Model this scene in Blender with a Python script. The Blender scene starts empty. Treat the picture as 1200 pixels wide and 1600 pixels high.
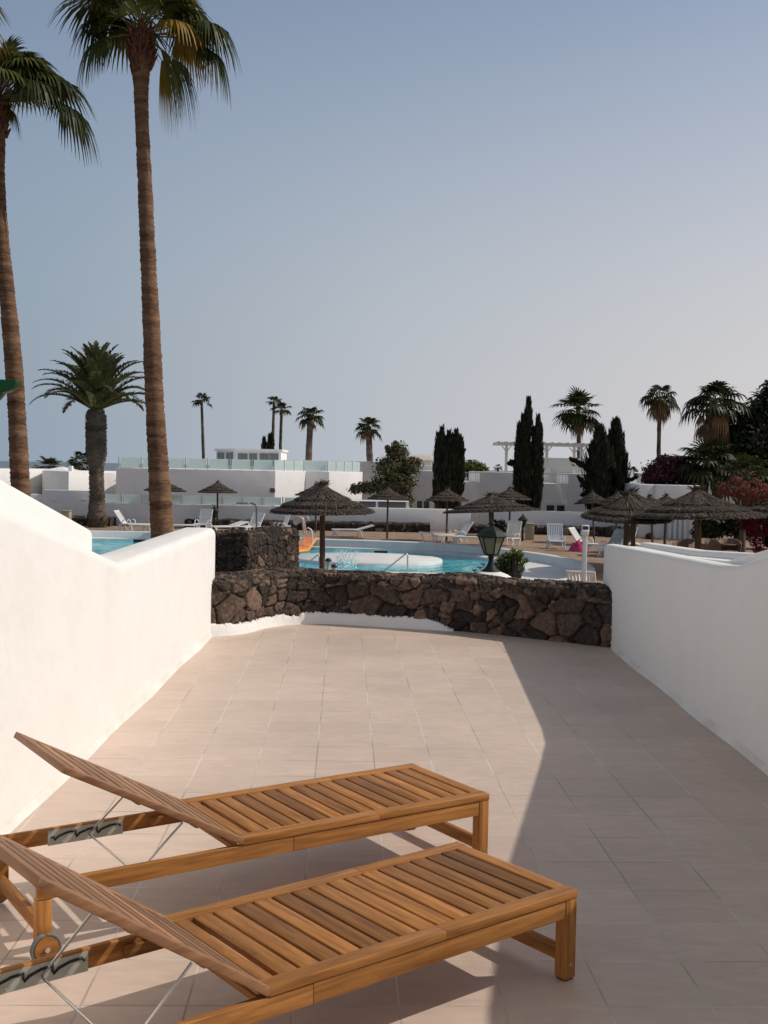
import bpy, bmesh, math, random
import numpy as np
from mathutils import Vector, Matrix
from mathutils.geometry import tessellate_polygon
rad = math.radians
sc = bpy.context.scene
C = sc.collection

# ------------------------------------------------------------------ camera
EYE = 1.68; FPX = 1775.0; PITCH = rad(2.22); ROLL = rad(1.1)
_F = Vector((0, math.cos(PITCH), -math.sin(PITCH)))
_U0 = Vector((0, math.sin(PITCH), math.cos(PITCH))); _R0 = Vector((1, 0, 0))
_R = _R0*math.cos(ROLL) + _U0*math.sin(ROLL)
_U = _U0*math.cos(ROLL) - _R0*math.sin(ROLL)
cam = bpy.data.cameras.new('camera'); co = bpy.data.objects.new('camera', cam); C.objects.link(co)
co.matrix_world = Matrix(((_R.x, _U.x, -_F.x, 0), (_R.y, _U.y, -_F.y, 0), (_R.z, _U.z, -_F.z, EYE), (0, 0, 0, 1)))
cam.sensor_fit = 'VERTICAL'; cam.sensor_height = 24; cam.lens = 24*FPX/1600
cam.clip_start = 0.05; cam.clip_end = 120000
sc.camera = co

# ------------------------------------------------------------------ light
SUN = Vector((1.17, .14, 1.08)).normalized()
sl = bpy.data.lights.new('sun', 'SUN'); so = bpy.data.objects.new('sun', sl); C.objects.link(so)
sl.energy = 2.65; sl.angle = rad(0.6); sl.color = (1.0, .93, .84)
so.rotation_euler = SUN.to_track_quat('Z', 'Y').to_euler()
w = bpy.data.worlds.new('World'); sc.world = w; w.use_nodes = True
nt = w.node_tree; nt.nodes.clear()
sky = nt.nodes.new('ShaderNodeTexSky'); sky.sky_type = 'NISHITA'; sky.sun_disc = False
sky.sun_elevation = math.asin(SUN.z); sky.sun_rotation = math.atan2(SUN.x, SUN.y)
sky.air_density = 1.3; sky.dust_density = 1.0; sky.ozone_density = 2.0; sky.altitude = 0
SKYK = .085
hs = nt.nodes.new('ShaderNodeHueSaturation'); hs.inputs['Saturation'].default_value = .8
nt.links.new(sky.outputs[0], hs.inputs['Color'])
# dusty haze low in the sky: bluer away from the sun, paler towards it
tcw = nt.nodes.new('ShaderNodeTexCoord'); sx = nt.nodes.new('ShaderNodeSeparateXYZ'); nt.links.new(tcw.outputs['Generated'], sx.inputs[0])
hz = nt.nodes.new('ShaderNodeValToRGB'); e = hz.color_ramp.elements
def lin(c): return tuple(((x/255+.055)/1.055)**2.4 if x/255 > .04 else x/255/12.92 for x in c)
def hcol(c): return (*[q/SKYK/12 for q in lin(c)], 1)
e[0].position = .32; e[0].color = hcol((140, 157, 175)); e[1].position = .68; e[1].color = hcol((212, 208, 210))
k = e.new(.5); k.color = hcol((185, 190, 198))
ax = nt.nodes.new('ShaderNodeMapRange'); ax.inputs[1].default_value = -1; ax.inputs[2].default_value = 1; nt.links.new(sx.outputs['X'], ax.inputs[0]); nt.links.new(ax.outputs[0], hz.inputs[0])
hm = nt.nodes.new('ShaderNodeVectorMath'); hm.operation = 'SCALE'; hm.inputs['Scale'].default_value = 12; nt.links.new(hz.outputs[0], hm.inputs[0])
el = nt.nodes.new('ShaderNodeMapRange'); el.interpolation_type = 'SMOOTHSTEP'; el.inputs[1].default_value = -.02; el.inputs[2].default_value = .50; el.inputs[3].default_value = 1; el.inputs[4].default_value = 0; nt.links.new(sx.outputs['Z'], el.inputs[0])
mxs = nt.nodes.new('ShaderNodeMix'); mxs.data_type = 'RGBA'; nt.links.new(el.outputs[0], mxs.inputs[0]); nt.links.new(hs.outputs[0], mxs.inputs[6]); nt.links.new(hm.outputs[0], mxs.inputs[7])
tn = nt.nodes.new('ShaderNodeMix'); tn.data_type = 'RGBA'; tn.blend_type = 'MULTIPLY'; tn.inputs[0].default_value = 1; tn.inputs[7].default_value = (1.05, 1.06, 1.14, 1); nt.links.new(hs.outputs[0], tn.inputs[6]); nt.links.new(tn.outputs[2], mxs.inputs[6])
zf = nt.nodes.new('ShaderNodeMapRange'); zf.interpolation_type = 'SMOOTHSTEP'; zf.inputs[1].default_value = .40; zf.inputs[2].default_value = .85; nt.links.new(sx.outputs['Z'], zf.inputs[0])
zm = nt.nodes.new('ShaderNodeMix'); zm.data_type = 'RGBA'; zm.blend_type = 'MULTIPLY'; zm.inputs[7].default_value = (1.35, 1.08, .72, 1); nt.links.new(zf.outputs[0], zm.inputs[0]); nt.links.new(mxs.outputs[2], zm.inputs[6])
bg = nt.nodes.new('ShaderNodeBackground'); bg.inputs['Strength'].default_value = SKYK
wo = nt.nodes.new('ShaderNodeOutputWorld')
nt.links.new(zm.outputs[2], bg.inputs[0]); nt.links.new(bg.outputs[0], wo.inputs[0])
sc.view_settings.view_transform = 'Standard'; sc.view_settings.look = 'None'
sc.view_settings.exposure = 0; sc.view_settings.gamma = 1

# ------------------------------------------------------------------ pixel -> world helpers
def ray(u, v): return _F + _R*((u-600)/FPX) + _U*((800-v)/FPX)
def P(u, v, z):
    d = ray(u, v); t = (z-EYE)/d.z; return Vector((t*d.x, t*d.y, z))
def Q(u, v, Y):
    d = ray(u, v); t = Y/d.y; return Vector((t*d.x, Y, EYE+t*d.z))
DK = -1.6          # pool deck level

# ------------------------------------------------------------------ mesh helper
def wloc(o):
    v = Vector((0, 0, 0))
    while o: v += Vector(o.location); o = o.parent
    return v
def meta(o, label=None, cat=None, group=None, kind=None):
    if label: o['label'] = label
    if cat: o['category'] = cat
    if group: o['group'] = group
    if kind: o['kind'] = kind
    return o
def thing(name, label, cat, loc=(0, 0, 0), rz=0, group=None):
    o = bpy.data.objects.new(name, None); C.objects.link(o); o.empty_display_size = .2
    o.location = loc; o.rotation_euler = (0, 0, rz)
    return meta(o, label, cat, group)
def copytree(o, parent=None):
    c = o.copy(); C.objects.link(c); c.parent = parent
    for ch in list(o.children): copytree(ch, c)
    return c

class MB:
    def __init__(s): s.v = []; s.f = []; s.t = []; s.sm = []
    def face(s, pts, t=.5, smooth=False):
        n = len(s.v); s.v += [tuple(p) for p in pts]; s.f.append(tuple(range(n, n+len(pts)))); s.t.append(t); s.sm.append(smooth)
    def add(s, verts, faces, t=.5, smooth=False):
        n = len(s.v); s.v += [tuple(p) for p in verts]
        for i, f in enumerate(faces):
            s.f.append(tuple(n+k for k in f)); s.t.append(t[i] if isinstance(t, (list, np.ndarray)) else t); s.sm.append(smooth)
    def box(s, c, d, rz=0, t=.5, M=None):
        x, y, z = d[0]/2, d[1]/2, d[2]/2
        vs = [Vector((a*x, b*y, e*z)) for e in (-1, 1) for b in (-1, 1) for a in (-1, 1)]
        R = Matrix.Rotation(rz, 3, 'Z') if M is None else M
        vs = [R@v+Vector(c) for v in vs]
        s.add(vs, [(0, 2, 3, 1), (4, 5, 7, 6), (0, 1, 5, 4), (2, 6, 7, 3), (0, 4, 6, 2), (1, 3, 7, 5)], t)
    def b2(s, lo, hi, t=.5): s.box([(lo[i]+hi[i])/2 for i in range(3)], [hi[i]-lo[i] for i in range(3)], 0, t)
    def beam(s, a, b, wd, ht, t=.5, up=(0, 0, 1)):
        a = Vector(a); b = Vector(b); d = (b-a); L = d.length; d.normalize()
        sd = d.cross(Vector(up));
        if sd.length < 1e-4: sd = Vector((1, 0, 0))
        sd.normalize(); u = sd.cross(d)
        M = Matrix((d, sd, u)).transposed()
        s.box((a+b)/2, (L, wd, ht), 0, t, M)
    def tube(s, pts, r, n=10, t=.5, caps=True, smooth=True):
        pts = [Vector(p) for p in pts]; k = len(pts)
        rr = r if isinstance(r, (list, tuple)) else [r]*k
        vs = []; ref = None
        for i in range(k):
            d = (pts[min(i+1, k-1)]-pts[max(i-1, 0)]).normalized()
            if ref is None: ref = Vector((0, 0, 1)) if abs(d.z) < .9 else Vector((1, 0, 0))
            a = d.cross(ref).normalized(); b = d.cross(a).normalized(); ref = -b if False else ref
            for j in range(n):
                an = 2*math.pi*j/n; vs.append(pts[i]+(a*math.cos(an)+b*math.sin(an))*rr[i])
        fs = []
        for i in range(k-1):
            for j in range(n):
                j2 = (j+1) % n; fs.append((i*n+j, i*n+j2, (i+1)*n+j2, (i+1)*n+j))
        s.add(vs, fs, t, smooth)
        if caps:
            s.face([vs[j] for j in range(n)], t); s.face([vs[(k-1)*n+j] for j in reversed(range(n))], t)
    def lathe(s, c, prof, n=16, t=.5, smooth=True, caps=True, jit=0, rnd=None):
        c = Vector(c); vs = []
        for (r, z) in prof:
            for j in range(n):
                an = 2*math.pi*j/n; q = r*(1+(rnd.uniform(-jit, jit) if jit else 0)); vs.append(c+Vector((q*math.cos(an), q*math.sin(an), z)))
        fs = []
        for i in range(len(prof)-1):
            for j in range(n):
                j2 = (j+1) % n; fs.append((i*n+j, i*n+j2, (i+1)*n+j2, (i+1)*n+j))
        s.add(vs, fs, t, smooth)
        if caps:
            if prof[0][0] > 1e-3: s.face([vs[j] for j in reversed(range(n))], t)
            if prof[-1][0] > 1e-3: s.face([vs[(len(prof)-1)*n+j] for j in range(n)], t)
    def prism(s, pts, z0, z1, t=.5):
        n = len(pts); vs = [(p[0], p[1], z0) for p in pts]+[(p[0], p[1], z1) for p in pts]
        fs = [tuple(reversed(range(n))), tuple(range(n, 2*n))]+[(i, (i+1) % n, n+(i+1) % n, n+i) for i in range(n)]
        s.add(vs, fs, t)
    def xprism(s, prof, x0, x1, t=.5):     # prof = [(y,z)...] extruded along x
        n = len(prof); vs = [(x0, p[0], p[1]) for p in prof]+[(x1, p[0], p[1]) for p in prof]
        fs = [tuple(range(n)), tuple(reversed(range(n, 2*n)))]+[(i, n+i, n+(i+1) % n, (i+1) % n) for i in range(n)]
        s.add(vs, fs, t)
    def flat(s, outer, z, hole=None, t=.5):
        loops = [[Vector((p[0], p[1], 0)) for p in outer]]
        if hole: loops.append([Vector((p[0], p[1], 0)) for p in hole])
        tri = tessellate_polygon(loops); allp = [p for l in loops for p in l]
        vs = [(p.x, p.y, z) for p in allp]; fs = []
        for a, b, c in tri:
            n = (allp[b]-allp[a]).cross(allp[c]-allp[a]).z
            if abs(n) < 1e-9: continue
            fs.append((a, b, c) if n > 0 else (a, c, b))
        s.add(vs, fs, t)
    def build(s, name, mat, parent=None, bevel=0, world=True, seg=2, merge=False, ang=35, base=None):
        me = bpy.data.meshes.new(name)
        off = Vector((0, 0, 0)); loc = Vector((0, 0, 0))
        if parent is None:
            a = np.array(s.v)
            loc = Vector(base) if base else Vector(((a[:, 0].min()+a[:, 0].max())/2, (a[:, 1].min()+a[:, 1].max())/2, a[:, 2].min()))
            off = loc
        elif world: off = wloc(parent)
        vs = [(p[0]-off.x, p[1]-off.y, p[2]-off.z) for p in s.v]
        me.from_pydata(vs, [], s.f)
        at = me.attributes.new('tint', 'FLOAT', 'FACE'); at.data.foreach_set('value', np.array(s.t, dtype=np.float32))
        me.polygons.foreach_set('use_smooth', s.sm)
        if bevel or merge:
            bm = bmesh.new(); bm.from_mesh(me)
            bmesh.ops.remove_doubles(bm, verts=bm.verts, dist=1e-5)
            if bevel:
                es = [e for e in bm.edges if len(e.link_faces) == 2 and e.calc_face_angle(0) > rad(ang)]
                bmesh.ops.bevel(bm, geom=es, offset=bevel, segments=seg, affect='EDGES', profile=.5, clamp_overlap=True)
                if seg > 1:
                    for f in bm.faces: f.smooth = True
            bm.to_mesh(me); bm.free()
            if bevel and seg > 1:
                try: me.shade_auto_smooth if False else None
                except Exception: pass
        me.materials.append(mat)
        o = bpy.data.objects.new(name, me); C.objects.link(o); o.location = loc
        if parent: o.parent = parent
        return o

# ------------------------------------------------------------------ materials
def mat(name, c1, c2=None, scale=5, rough=.8, bump=0, bscale=None, tint=0, detail=4, stretch=None, spec=.5, metal=0, obj=True, bdist=.02, ramp=(.35, .65)):
    m = bpy.data.materials.new(name); m.use_nodes = True; nt = m.node_tree; n = nt.nodes; l = nt.links
    b = n['Principled BSDF']; b.inputs['Roughness'].default_value = rough; b.inputs['Metallic'].default_value = metal
    b.inputs['Specular IOR Level'].default_value = spec
    b.inputs['Base Color'].default_value = (*c1, 1)
    tc = n.new('ShaderNodeTexCoord'); mp = n.new('ShaderNodeMapping'); l.new(tc.outputs['Object'], mp.inputs[0])
    if stretch: mp.inputs['Scale'].default_value = stretch
    col = None
    if c2:
        no = n.new('ShaderNodeTexNoise'); no.inputs['Scale'].default_value = scale; no.inputs['Detail'].default_value = detail
        l.new(mp.outputs[0], no.inputs['Vector'])
        cr = n.new('ShaderNodeValToRGB'); cr.color_ramp.elements[0].position = ramp[0]; cr.color_ramp.elements[1].position = ramp[1]
        cr.color_ramp.elements[0].color = (*c1, 1); cr.color_ramp.elements[1].color = (*c2, 1)
        l.new(no.outputs['Fac'], cr.inputs[0]); col = cr.outputs[0]
    if tint:
        at = n.new('ShaderNodeAttribute'); at.attribute_name = 'tint'
        mr = n.new('ShaderNodeMapRange'); mr.inputs[3].default_value = 1-tint; mr.inputs[4].default_value = 1+tint
        l.new(at.outputs['Fac'], mr.inputs[0])
        hv = n.new('ShaderNodeHueSaturation'); l.new(mr.outputs[0], hv.inputs['Value'])
        if col: l.new(col, hv.inputs['Color'])
        else: hv.inputs['Color'].default_value = (*c1, 1)
        col = hv.outputs[0]
    if col: l.new(col, b.inputs['Base Color'])
    if bump:
        nb = n.new('ShaderNodeTexNoise'); nb.inputs['Scale'].default_value = bscale or scale; nb.inputs['Detail'].default_value = 6
        l.new(mp.outputs[0], nb.inputs['Vector'])
        bp = n.new('ShaderNodeBump'); bp.inputs['Strength'].default_value = bump; bp.inputs['Distance'].default_value = bdist
        l.new(nb.outputs['Fac'], bp.inputs['Height']); l.new(bp.outputs[0], b.inputs['Normal'])
    return m

def foliage(name, c1, c2, trans=.25, rough=.45):
    """leaf material: colour runs c1 -> c2 with the per-leaf tint attribute"""
    m = bpy.data.materials.new(name); m.use_nodes = True; nt = m.node_tree; n = nt.nodes; l = nt.links
    b = n['Principled BSDF']; b.inputs['Roughness'].default_value = rough; b.inputs['Specular IOR Level'].default_value = .22
    at = n.new('ShaderNodeAttribute'); at.attribute_name = 'tint'
    mx = n.new('ShaderNodeMix'); mx.data_type = 'RGBA'; mx.inputs[6].default_value = (*c1, 1); mx.inputs[7].default_value = (*c2, 1)
    l.new(at.outputs['Fac'], mx.inputs[0]); l.new(mx.outputs[2], b.inputs['Base Color'])
    tr = n.new('ShaderNodeBsdfTranslucent'); l.new(mx.outputs[2], tr.inputs[0])
    ms = n.new('ShaderNodeMixShader'); ms.inputs[0].default_value = trans
    l.new(b.outputs[0], ms.inputs[1]); l.new(tr.outputs[0], ms.inputs[2])
    l.new(ms.outputs[0], n['Material Output'].inputs[0])
    return m

def plaster(name, c=(.87, .845, .805), dirt=(.82, .79, .745), fine=1.0):
    m = bpy.data.materials.new(name); m.use_nodes = True; nt = m.node_tree; n = nt.nodes; l = nt.links
    b = n['Principled BSDF']; b.inputs['Roughness'].default_value = .85; b.inputs['Specular IOR Level'].default_value = .2
    ge = n.new('ShaderNodeNewGeometry')
    mp = n.new('ShaderNodeMapping'); mp.inputs['Scale'].default_value = (1, 1, .8); l.new(ge.outputs['Position'], mp.inputs[0])
    no = n.new('ShaderNodeTexNoise'); no.inputs['Scale'].default_value = 1.4; no.inputs['Detail'].default_value = 7; no.inputs['Roughness'].default_value = .65
    l.new(mp.outputs[0], no.inputs['Vector'])
    cr = n.new('ShaderNodeValToRGB'); e = cr.color_ramp.elements
    e[0].position = .22; e[0].color = (*dirt, 1); e[1].position = .5; e[1].color = (*c, 1)
    l.new(no.outputs['Fac'], cr.inputs[0]); l.new(cr.outputs[0], b.inputs['Base Color'])
    n1 = n.new('ShaderNodeTexNoise'); n1.inputs['Scale'].default_value = 3.0*fine; n1.inputs['Detail'].default_value = 3; l.new(ge.outputs['Position'], n1.inputs['Vector'])
    n2 = n.new('ShaderNodeTexNoise'); n2.inputs['Scale'].default_value = 60*fine; n2.inputs['Detail'].default_value = 4; l.new(ge.outputs['Position'], n2.inputs['Vector'])
    b1 = n.new('ShaderNodeBump'); b1.inputs['Strength'].default_value = .5; b1.inputs['Distance'].default_value = .05; l.new(n1.outputs['Fac'], b1.inputs['Height'])
    b2 = n.new('ShaderNodeBump'); b2.inputs['Strength'].default_value = .25; b2.inputs['Distance'].default_value = .003; l.new(n2.outputs['Fac'], b2.inputs['Height'])
    l.new(b1.outputs[0], b2.inputs['Normal']); l.new(b2.outputs[0], b.inputs['Normal'])
    return m

def wood(name, axis, c1, c2, rough=.5):
    """grain runs along object axis; per-board tint varies the tone"""
    m = bpy.data.materials.new(name); m.use_nodes = True; nt = m.node_tree; n = nt.nodes; l = nt.links
    b = n['Principled BSDF']; b.inputs['Roughness'].default_value = rough; b.inputs['Specular IOR Level'].default_value = .28
    tc = n.new('ShaderNodeTexCoord'); mp = n.new('ShaderNodeMapping'); l.new(tc.outputs['Object'], mp.inputs[0])
    s = [30, 30, 30]; s[axis] = 2.2; mp.inputs['Scale'].default_value = s
    at = n.new('ShaderNodeAttribute'); at.attribute_name = 'tint'
    sm = n.new('ShaderNodeVectorMath'); sm.operation = 'SCALE'; sm.inputs[0].default_value = (37, 53, 71); l.new(at.outputs['Fac'], sm.inputs['Scale'])
    ad = n.new('ShaderNodeVectorMath'); ad.operation = 'ADD'; l.new(mp.outputs[0], ad.inputs[0]); l.new(sm.outputs[0], ad.inputs[1])
    no = n.new('ShaderNodeTexNoise'); no.inputs['Scale'].default_value = 1.6; no.inputs['Detail'].default_value = 8; no.inputs['Roughness'].default_value = .6; no.inputs['Distortion'].default_value = .6
    l.new(ad.outputs[0], no.inputs['Vector'])
    cr = n.new('ShaderNodeValToRGB'); cr.color_ramp.elements[0].position = .2; cr.color_ramp.elements[1].position = .72
    cr.color_ramp.elements[0].color = (*c1, 1); cr.color_ramp.elements[1].color = (*c2, 1); l.new(no.outputs['Fac'], cr.inputs[0])
    mr = n.new('ShaderNodeMapRange'); mr.inputs[3].default_value = .48; mr.inputs[4].default_value = 1.32; l.new(at.outputs['Fac'], mr.inputs[0])
    hv = n.new('ShaderNodeHueSaturation'); l.new(mr.outputs[0], hv.inputs['Value']); l.new(cr.outputs[0], hv.inputs['Color'])
    l.new(hv.outputs[0], b.inputs['Base Color'])
    bp = n.new('ShaderNodeBump'); bp.inputs['Strength'].default_value = .25; bp.inputs['Distance'].default_value = .002
    l.new(no.outputs['Fac'], bp.inputs['Height']); l.new(bp.outputs[0], b.inputs['Normal'])
    rr = n.new('ShaderNodeMapRange'); rr.inputs[3].default_value = rough-.1; rr.inputs[4].default_value = rough+.18; l.new(no.outputs['Fac'], rr.inputs[0]); l.new(rr.outputs[0], b.inputs['Roughness'])
    return m

def tiles():
    m = bpy.data.materials.new('terrace tiles'); m.use_nodes = True; nt = m.node_tree; n = nt.nodes; l = nt.links
    b = n['Principled BSDF']; b.inputs['Specular IOR Level'].default_value = .35
    ge = n.new('ShaderNodeNewGeometry'); mp = n.new('ShaderNodeMapping'); mp.vector_type = 'TEXTURE'
    mp.inputs['Location'].default_value = (-.405, 11.568+.165-.33*40, 0); mp.inputs['Rotation'].default_value = (0, 0, rad(2.05))
    l.new(ge.outputs['Position'], mp.inputs[0])
    br = n.new('ShaderNodeTexBrick'); br.offset = 0; br.squash = 1
    br.inputs['Scale'].default_value = 1; br.inputs['Brick Width'].default_value = .329; br.inputs['Row Height'].default_value = .329
    br.inputs['Mortar Size'].default_value = .0042; br.inputs['Mortar Smooth'].default_value = .3; br.inputs['Bias'].default_value = 0
    br.inputs['Color1'].default_value = (.625, .49, .40, 1); br.inputs['Color2'].default_value = (.67, .53, .438, 1); br.inputs['Mortar'].default_value = (.70, .62, .54, 1)
    l.new(mp.outputs[0], br.inputs['Vector'])
    gn = n.new('ShaderNodeTexNoise'); gn.inputs['Scale'].default_value = 1.3; gn.inputs['Detail'].default_value = 4; l.new(ge.outputs['Position'], gn.inputs['Vector'])
    gr = n.new('ShaderNodeValToRGB'); gr.color_ramp.elements[0].position = .40; gr.color_ramp.elements[0].color = (.42, .335, .275, 1); gr.color_ramp.elements[1].position = .56; gr.color_ramp.elements[1].color = (.74, .67, .59, 1); l.new(gn.outputs['Fac'], gr.inputs[0]); l.new(gr.outputs[0], br.inputs['Mortar'])
    mp2 = n.new('ShaderNodeMapping'); mp2.inputs['Scale'].default_value = (3.2, 8, 1); l.new(mp.outputs[0], mp2.inputs[0])
    no = n.new('ShaderNodeTexNoise'); no.inputs['Scale'].default_value = 1.5; no.inputs['Detail'].default_value = 7; no.inputs['Distortion'].default_value = 1.6; l.new(mp2.outputs[0], no.inputs['Vector'])
    mr = n.new('ShaderNodeMapRange'); mr.inputs[1].default_value = .3; mr.inputs[2].default_value = .7; mr.inputs[3].default_value = .93; mr.inputs[4].default_value = 1.07; l.new(no.outputs['Fac'], mr.inputs[0])
    n3 = n.new('ShaderNodeTexNoise'); n3.inputs['Scale'].default_value = .8; n3.inputs['Detail'].default_value = 5; l.new(ge.outputs['Position'], n3.inputs['Vector'])
    m3 = n.new('ShaderNodeMapRange'); m3.inputs[1].default_value = .3; m3.inputs[2].default_value = .7; m3.inputs[3].default_value = .90; m3.inputs[4].default_value = 1.06; l.new(n3.outputs['Fac'], m3.inputs[0])
    mu = n.new('ShaderNodeMath'); mu.operation = 'MULTIPLY'; l.new(mr.outputs[0], mu.inputs[0]); l.new(m3.outputs[0], mu.inputs[1])
    hv = n.new('ShaderNodeHueSaturation'); l.new(br.outputs['Color'], hv.inputs['Color']); l.new(mu.outputs[0], hv.inputs['Value'])
    l.new(hv.outputs[0], b.inputs['Base Color'])
    r2 = n.new('ShaderNodeMapRange'); r2.inputs[3].default_value = .42; r2.inputs[4].default_value = .62; l.new(no.outputs['Fac'], r2.inputs[0]); l.new(r2.outputs[0], b.inputs['Roughness'])
    b1 = n.new('ShaderNodeBump'); b1.inputs['Strength'].default_value = .35; b1.inputs['Distance'].default_value = .006; l.new(no.outputs['Fac'], b1.inputs['Height'])
    iv = n.new('ShaderNodeMath'); iv.operation = 'SUBTRACT'; iv.inputs[0].default_value = 1; l.new(br.outputs['Fac'], iv.inputs[1])
    b2 = n.new('ShaderNodeBump'); b2.inputs['Strength'].default_value = .6; b2.inputs['Distance'].default_value = .002; l.new(iv.outputs[0], b2.inputs['Height'])
    l.new(b1.outputs[0], b2.inputs['Normal']); l.new(b2.outputs[0], b.inputs['Normal'])
    return m

def lava_mat():
    m = bpy.data.materials.new('lava stone'); m.use_nodes = True; nt = m.node_tree; n = nt.nodes; l = nt.links
    b = n['Principled BSDF']; b.inputs['Roughness'].default_value = .9; b.inputs['Specular IOR Level'].default_value = .25
    at = n.new('ShaderNodeAttribute'); at.attribute_name = 'tint'
    cr = n.new('ShaderNodeValToRGB'); cr.color_ramp.interpolation = 'LINEAR'
    e = cr.color_ramp.elements; e[0].position = 0; e[0].color = (.008, .006, .005, 1); e[1].position = 1; e[1].color = (.30, .23, .18, 1)
    for p, c in ((.12, (.026, .02, .017)), (.4, (.06, .044, .036)), (.65, (.11, .076, .057)), (.88, (.17, .105, .073))):
        k = e.new(p); k.color = (*c, 1)
    l.new(at.outputs['Fac'], cr.inputs[0])
    ge = n.new('ShaderNodeNewGeometry'); no = n.new('ShaderNodeTexNoise'); no.inputs['Scale'].default_value = 28; no.inputs['Detail'].default_value = 6; l.new(ge.outputs['Position'], no.inputs['Vector'])
    mr = n.new('ShaderNodeMapRange'); mr.inputs[1].default_value = .3; mr.inputs[2].default_value = .7; mr.inputs[3].default_value = .6; mr.inputs[4].default_value = 1.4; l.new(no.outputs['Fac'], mr.inputs[0])
    hv = n.new('ShaderNodeHueSaturation'); l.new(cr.outputs[0], hv.inputs['Color']); l.new(mr.outputs[0], hv.inputs['Value']); l.new(hv.outputs[0], b.inputs['Base Color'])
    bp = n.new('ShaderNodeBump'); bp.inputs['Strength'].default_value = .8; bp.inputs['Distance'].default_value = .012; l.new(no.outputs['Fac'], bp.inputs['Height']); l.new(bp.outputs[0], b.inputs['Normal'])
    return m

def water_mat():
    m = bpy.data.materials.new('pool water'); m.use_nodes = True; nt = m.node_tree; n = nt.nodes; l = nt.links
    b = n['Principled BSDF']; b.inputs['Roughness'].default_value = .06; b.inputs['IOR'].default_value = 1.25
    ge = n.new('ShaderNodeNewGeometry'); mp = n.new('ShaderNodeMapping'); mp.inputs['Scale'].default_value = (1, .45, 1); l.new(ge.outputs['Position'], mp.inputs[0])
    no = n.new('ShaderNodeTexNoise'); no.inputs['Scale'].default_value = 1.6; no.inputs['Detail'].default_value = 4; no.inputs['Distortion'].default_value = 1.5; l.new(mp.outputs[0], no.inputs['Vector'])
    cr = n.new('ShaderNodeValToRGB'); e = cr.color_ramp.elements; e[0].position = .33; e[0].color = (.01, .36, .46, 1); e[1].position = .66; e[1].color = (.30, .80, .84, 1)
    k = e.new(.5); k.color = (.03, .50, .60, 1)
    l.new(no.outputs['Fac'], cr.inputs[0]); l.new(cr.outputs[0], b.inputs['Base Color'])
    nb = n.new('ShaderNodeTexNoise'); nb.inputs['Scale'].default_value = 5; nb.inputs['Detail'].default_value = 4; l.new(mp.outputs[0], nb.inputs['Vector'])
    bp = n.new('ShaderNodeBump'); bp.inputs['Strength'].default_value = .5; bp.inputs['Distance'].default_value = .06; l.new(nb.outputs['Fac'], bp.inputs['Height']); l.new(bp.outputs[0], b.inputs['Normal'])
    return m

def glass_mat(name, tint, alpha=.55, rough=.15):
    m = bpy.data.materials.new(name); m.use_nodes = True; nt = m.node_tree; n = nt.nodes; l = nt.links
    b = n['Principled BSDF']; b.inputs['Base Color'].default_value = (*tint, 1); b.inputs['Roughness'].default_value = rough
    tr = n.new('ShaderNodeBsdfTransparent'); ms = n.new('ShaderNodeMixShader'); ms.inputs[0].default_value = alpha
    l.new(tr.outputs[0], ms.inputs[1]); l.new(b.outputs[0], ms.inputs[2]); l.new(ms.outputs[0], n['Material Output'].inputs[0])
    return m

M_white = plaster('white plaster')
M_white2 = plaster('far white plaster', (.83, .81, .785), (.74, .72, .695), .3)
M_grime = mat('stained skirting plaster', (.72, .67, .59), (.84, .81, .77), 3, .85, .3, 20)
M_tile = tiles()
M_lava = lava_mat()
M_water = water_mat()
WC = ((.14, .050, .013), (.52, .232, .062))
M_wx = wood('teak along', 0, *WC); M_wy = wood('teak across', 1, *WC); M_wz = wood('teak upright', 2, *WC)
BC = ((.17, .072, .030), (.44, .235, .12))
M_by = wood('weathered teak across', 1, *BC, rough=.5); M_bx = wood('weathered teak along', 0, *BC, rough=.5)
M_steel = mat('steel', (.62, .62, .6), rough=.25, metal=1)
M_plate = mat('zinc plate', (.50, .53, .47), (.42, .46, .40), 12, .45, metal=.35)
M_black = mat('black rubber', (.012, .012, .012), rough=.6)
M_grey = mat('grey rubber', (.16, .16, .16), rough=.6)
M_post = mat('timber post', (.06, .032, .018), (.15, .085, .05), 6, .8, .4, 14, stretch=(3, 3, .5))
M_pave = mat('terracotta deck', (.27, .175, .115), (.36, .25, .175), 1.2, .85)
M_ground = mat('volcanic ground', (.10, .075, .06), (.16, .125, .10), .6, .95)
M_shell = mat('pool shell plaster', (.78, .77, .755), (.70, .69, .67), 1.5, .7, .1)
M_plastic = mat('white plastic', (.78, .78, .76), rough=.4)
M_plasticb = mat('bluish white plastic', (.62, .68, .76), rough=.4)
M_green = mat('dark green paint', (.003, .04, .012), (.004, .055, .016), 6, .5, .1, spec=.2)
M_iron = mat('dark green cast iron', (.010, .016, .013), (.018, .025, .02), 20, .6, .2, spec=.25)
M_lglass = glass_mat('lantern glass', (.20, .23, .15), .9, .3)
M_rail = glass_mat('frosted balustrade glass', (.80, .90, .87), .88, .3)
_n = M_rail.node_tree; _t = _n.nodes.new('ShaderNodeBsdfTranslucent'); _t.inputs[0].default_value = (.88, .97, .95, 1); _m = _n.nodes.new('ShaderNodeMixShader'); _m.inputs[0].default_value = .6
_ms = [x for x in _n.nodes if x.type == 'MIX_SHADER' and x != _m][0]; _n.links.new(_n.nodes['Principled BSDF'].outputs[0], _m.inputs[1]); _n.links.new(_t.outputs[0], _m.inputs[2]); _n.links.new(_m.outputs[0], _ms.inputs[2])
M_railpost = mat('balustrade post', (.72, .73, .72), rough=.5)
M_pane = mat('dark window pane', (.03, .032, .035), rough=.12)
M_curtain = mat('curtained pane', (.22, .23, .23), (.12, .13, .13), 18, .25, stretch=(1, 1, .1))
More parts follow.
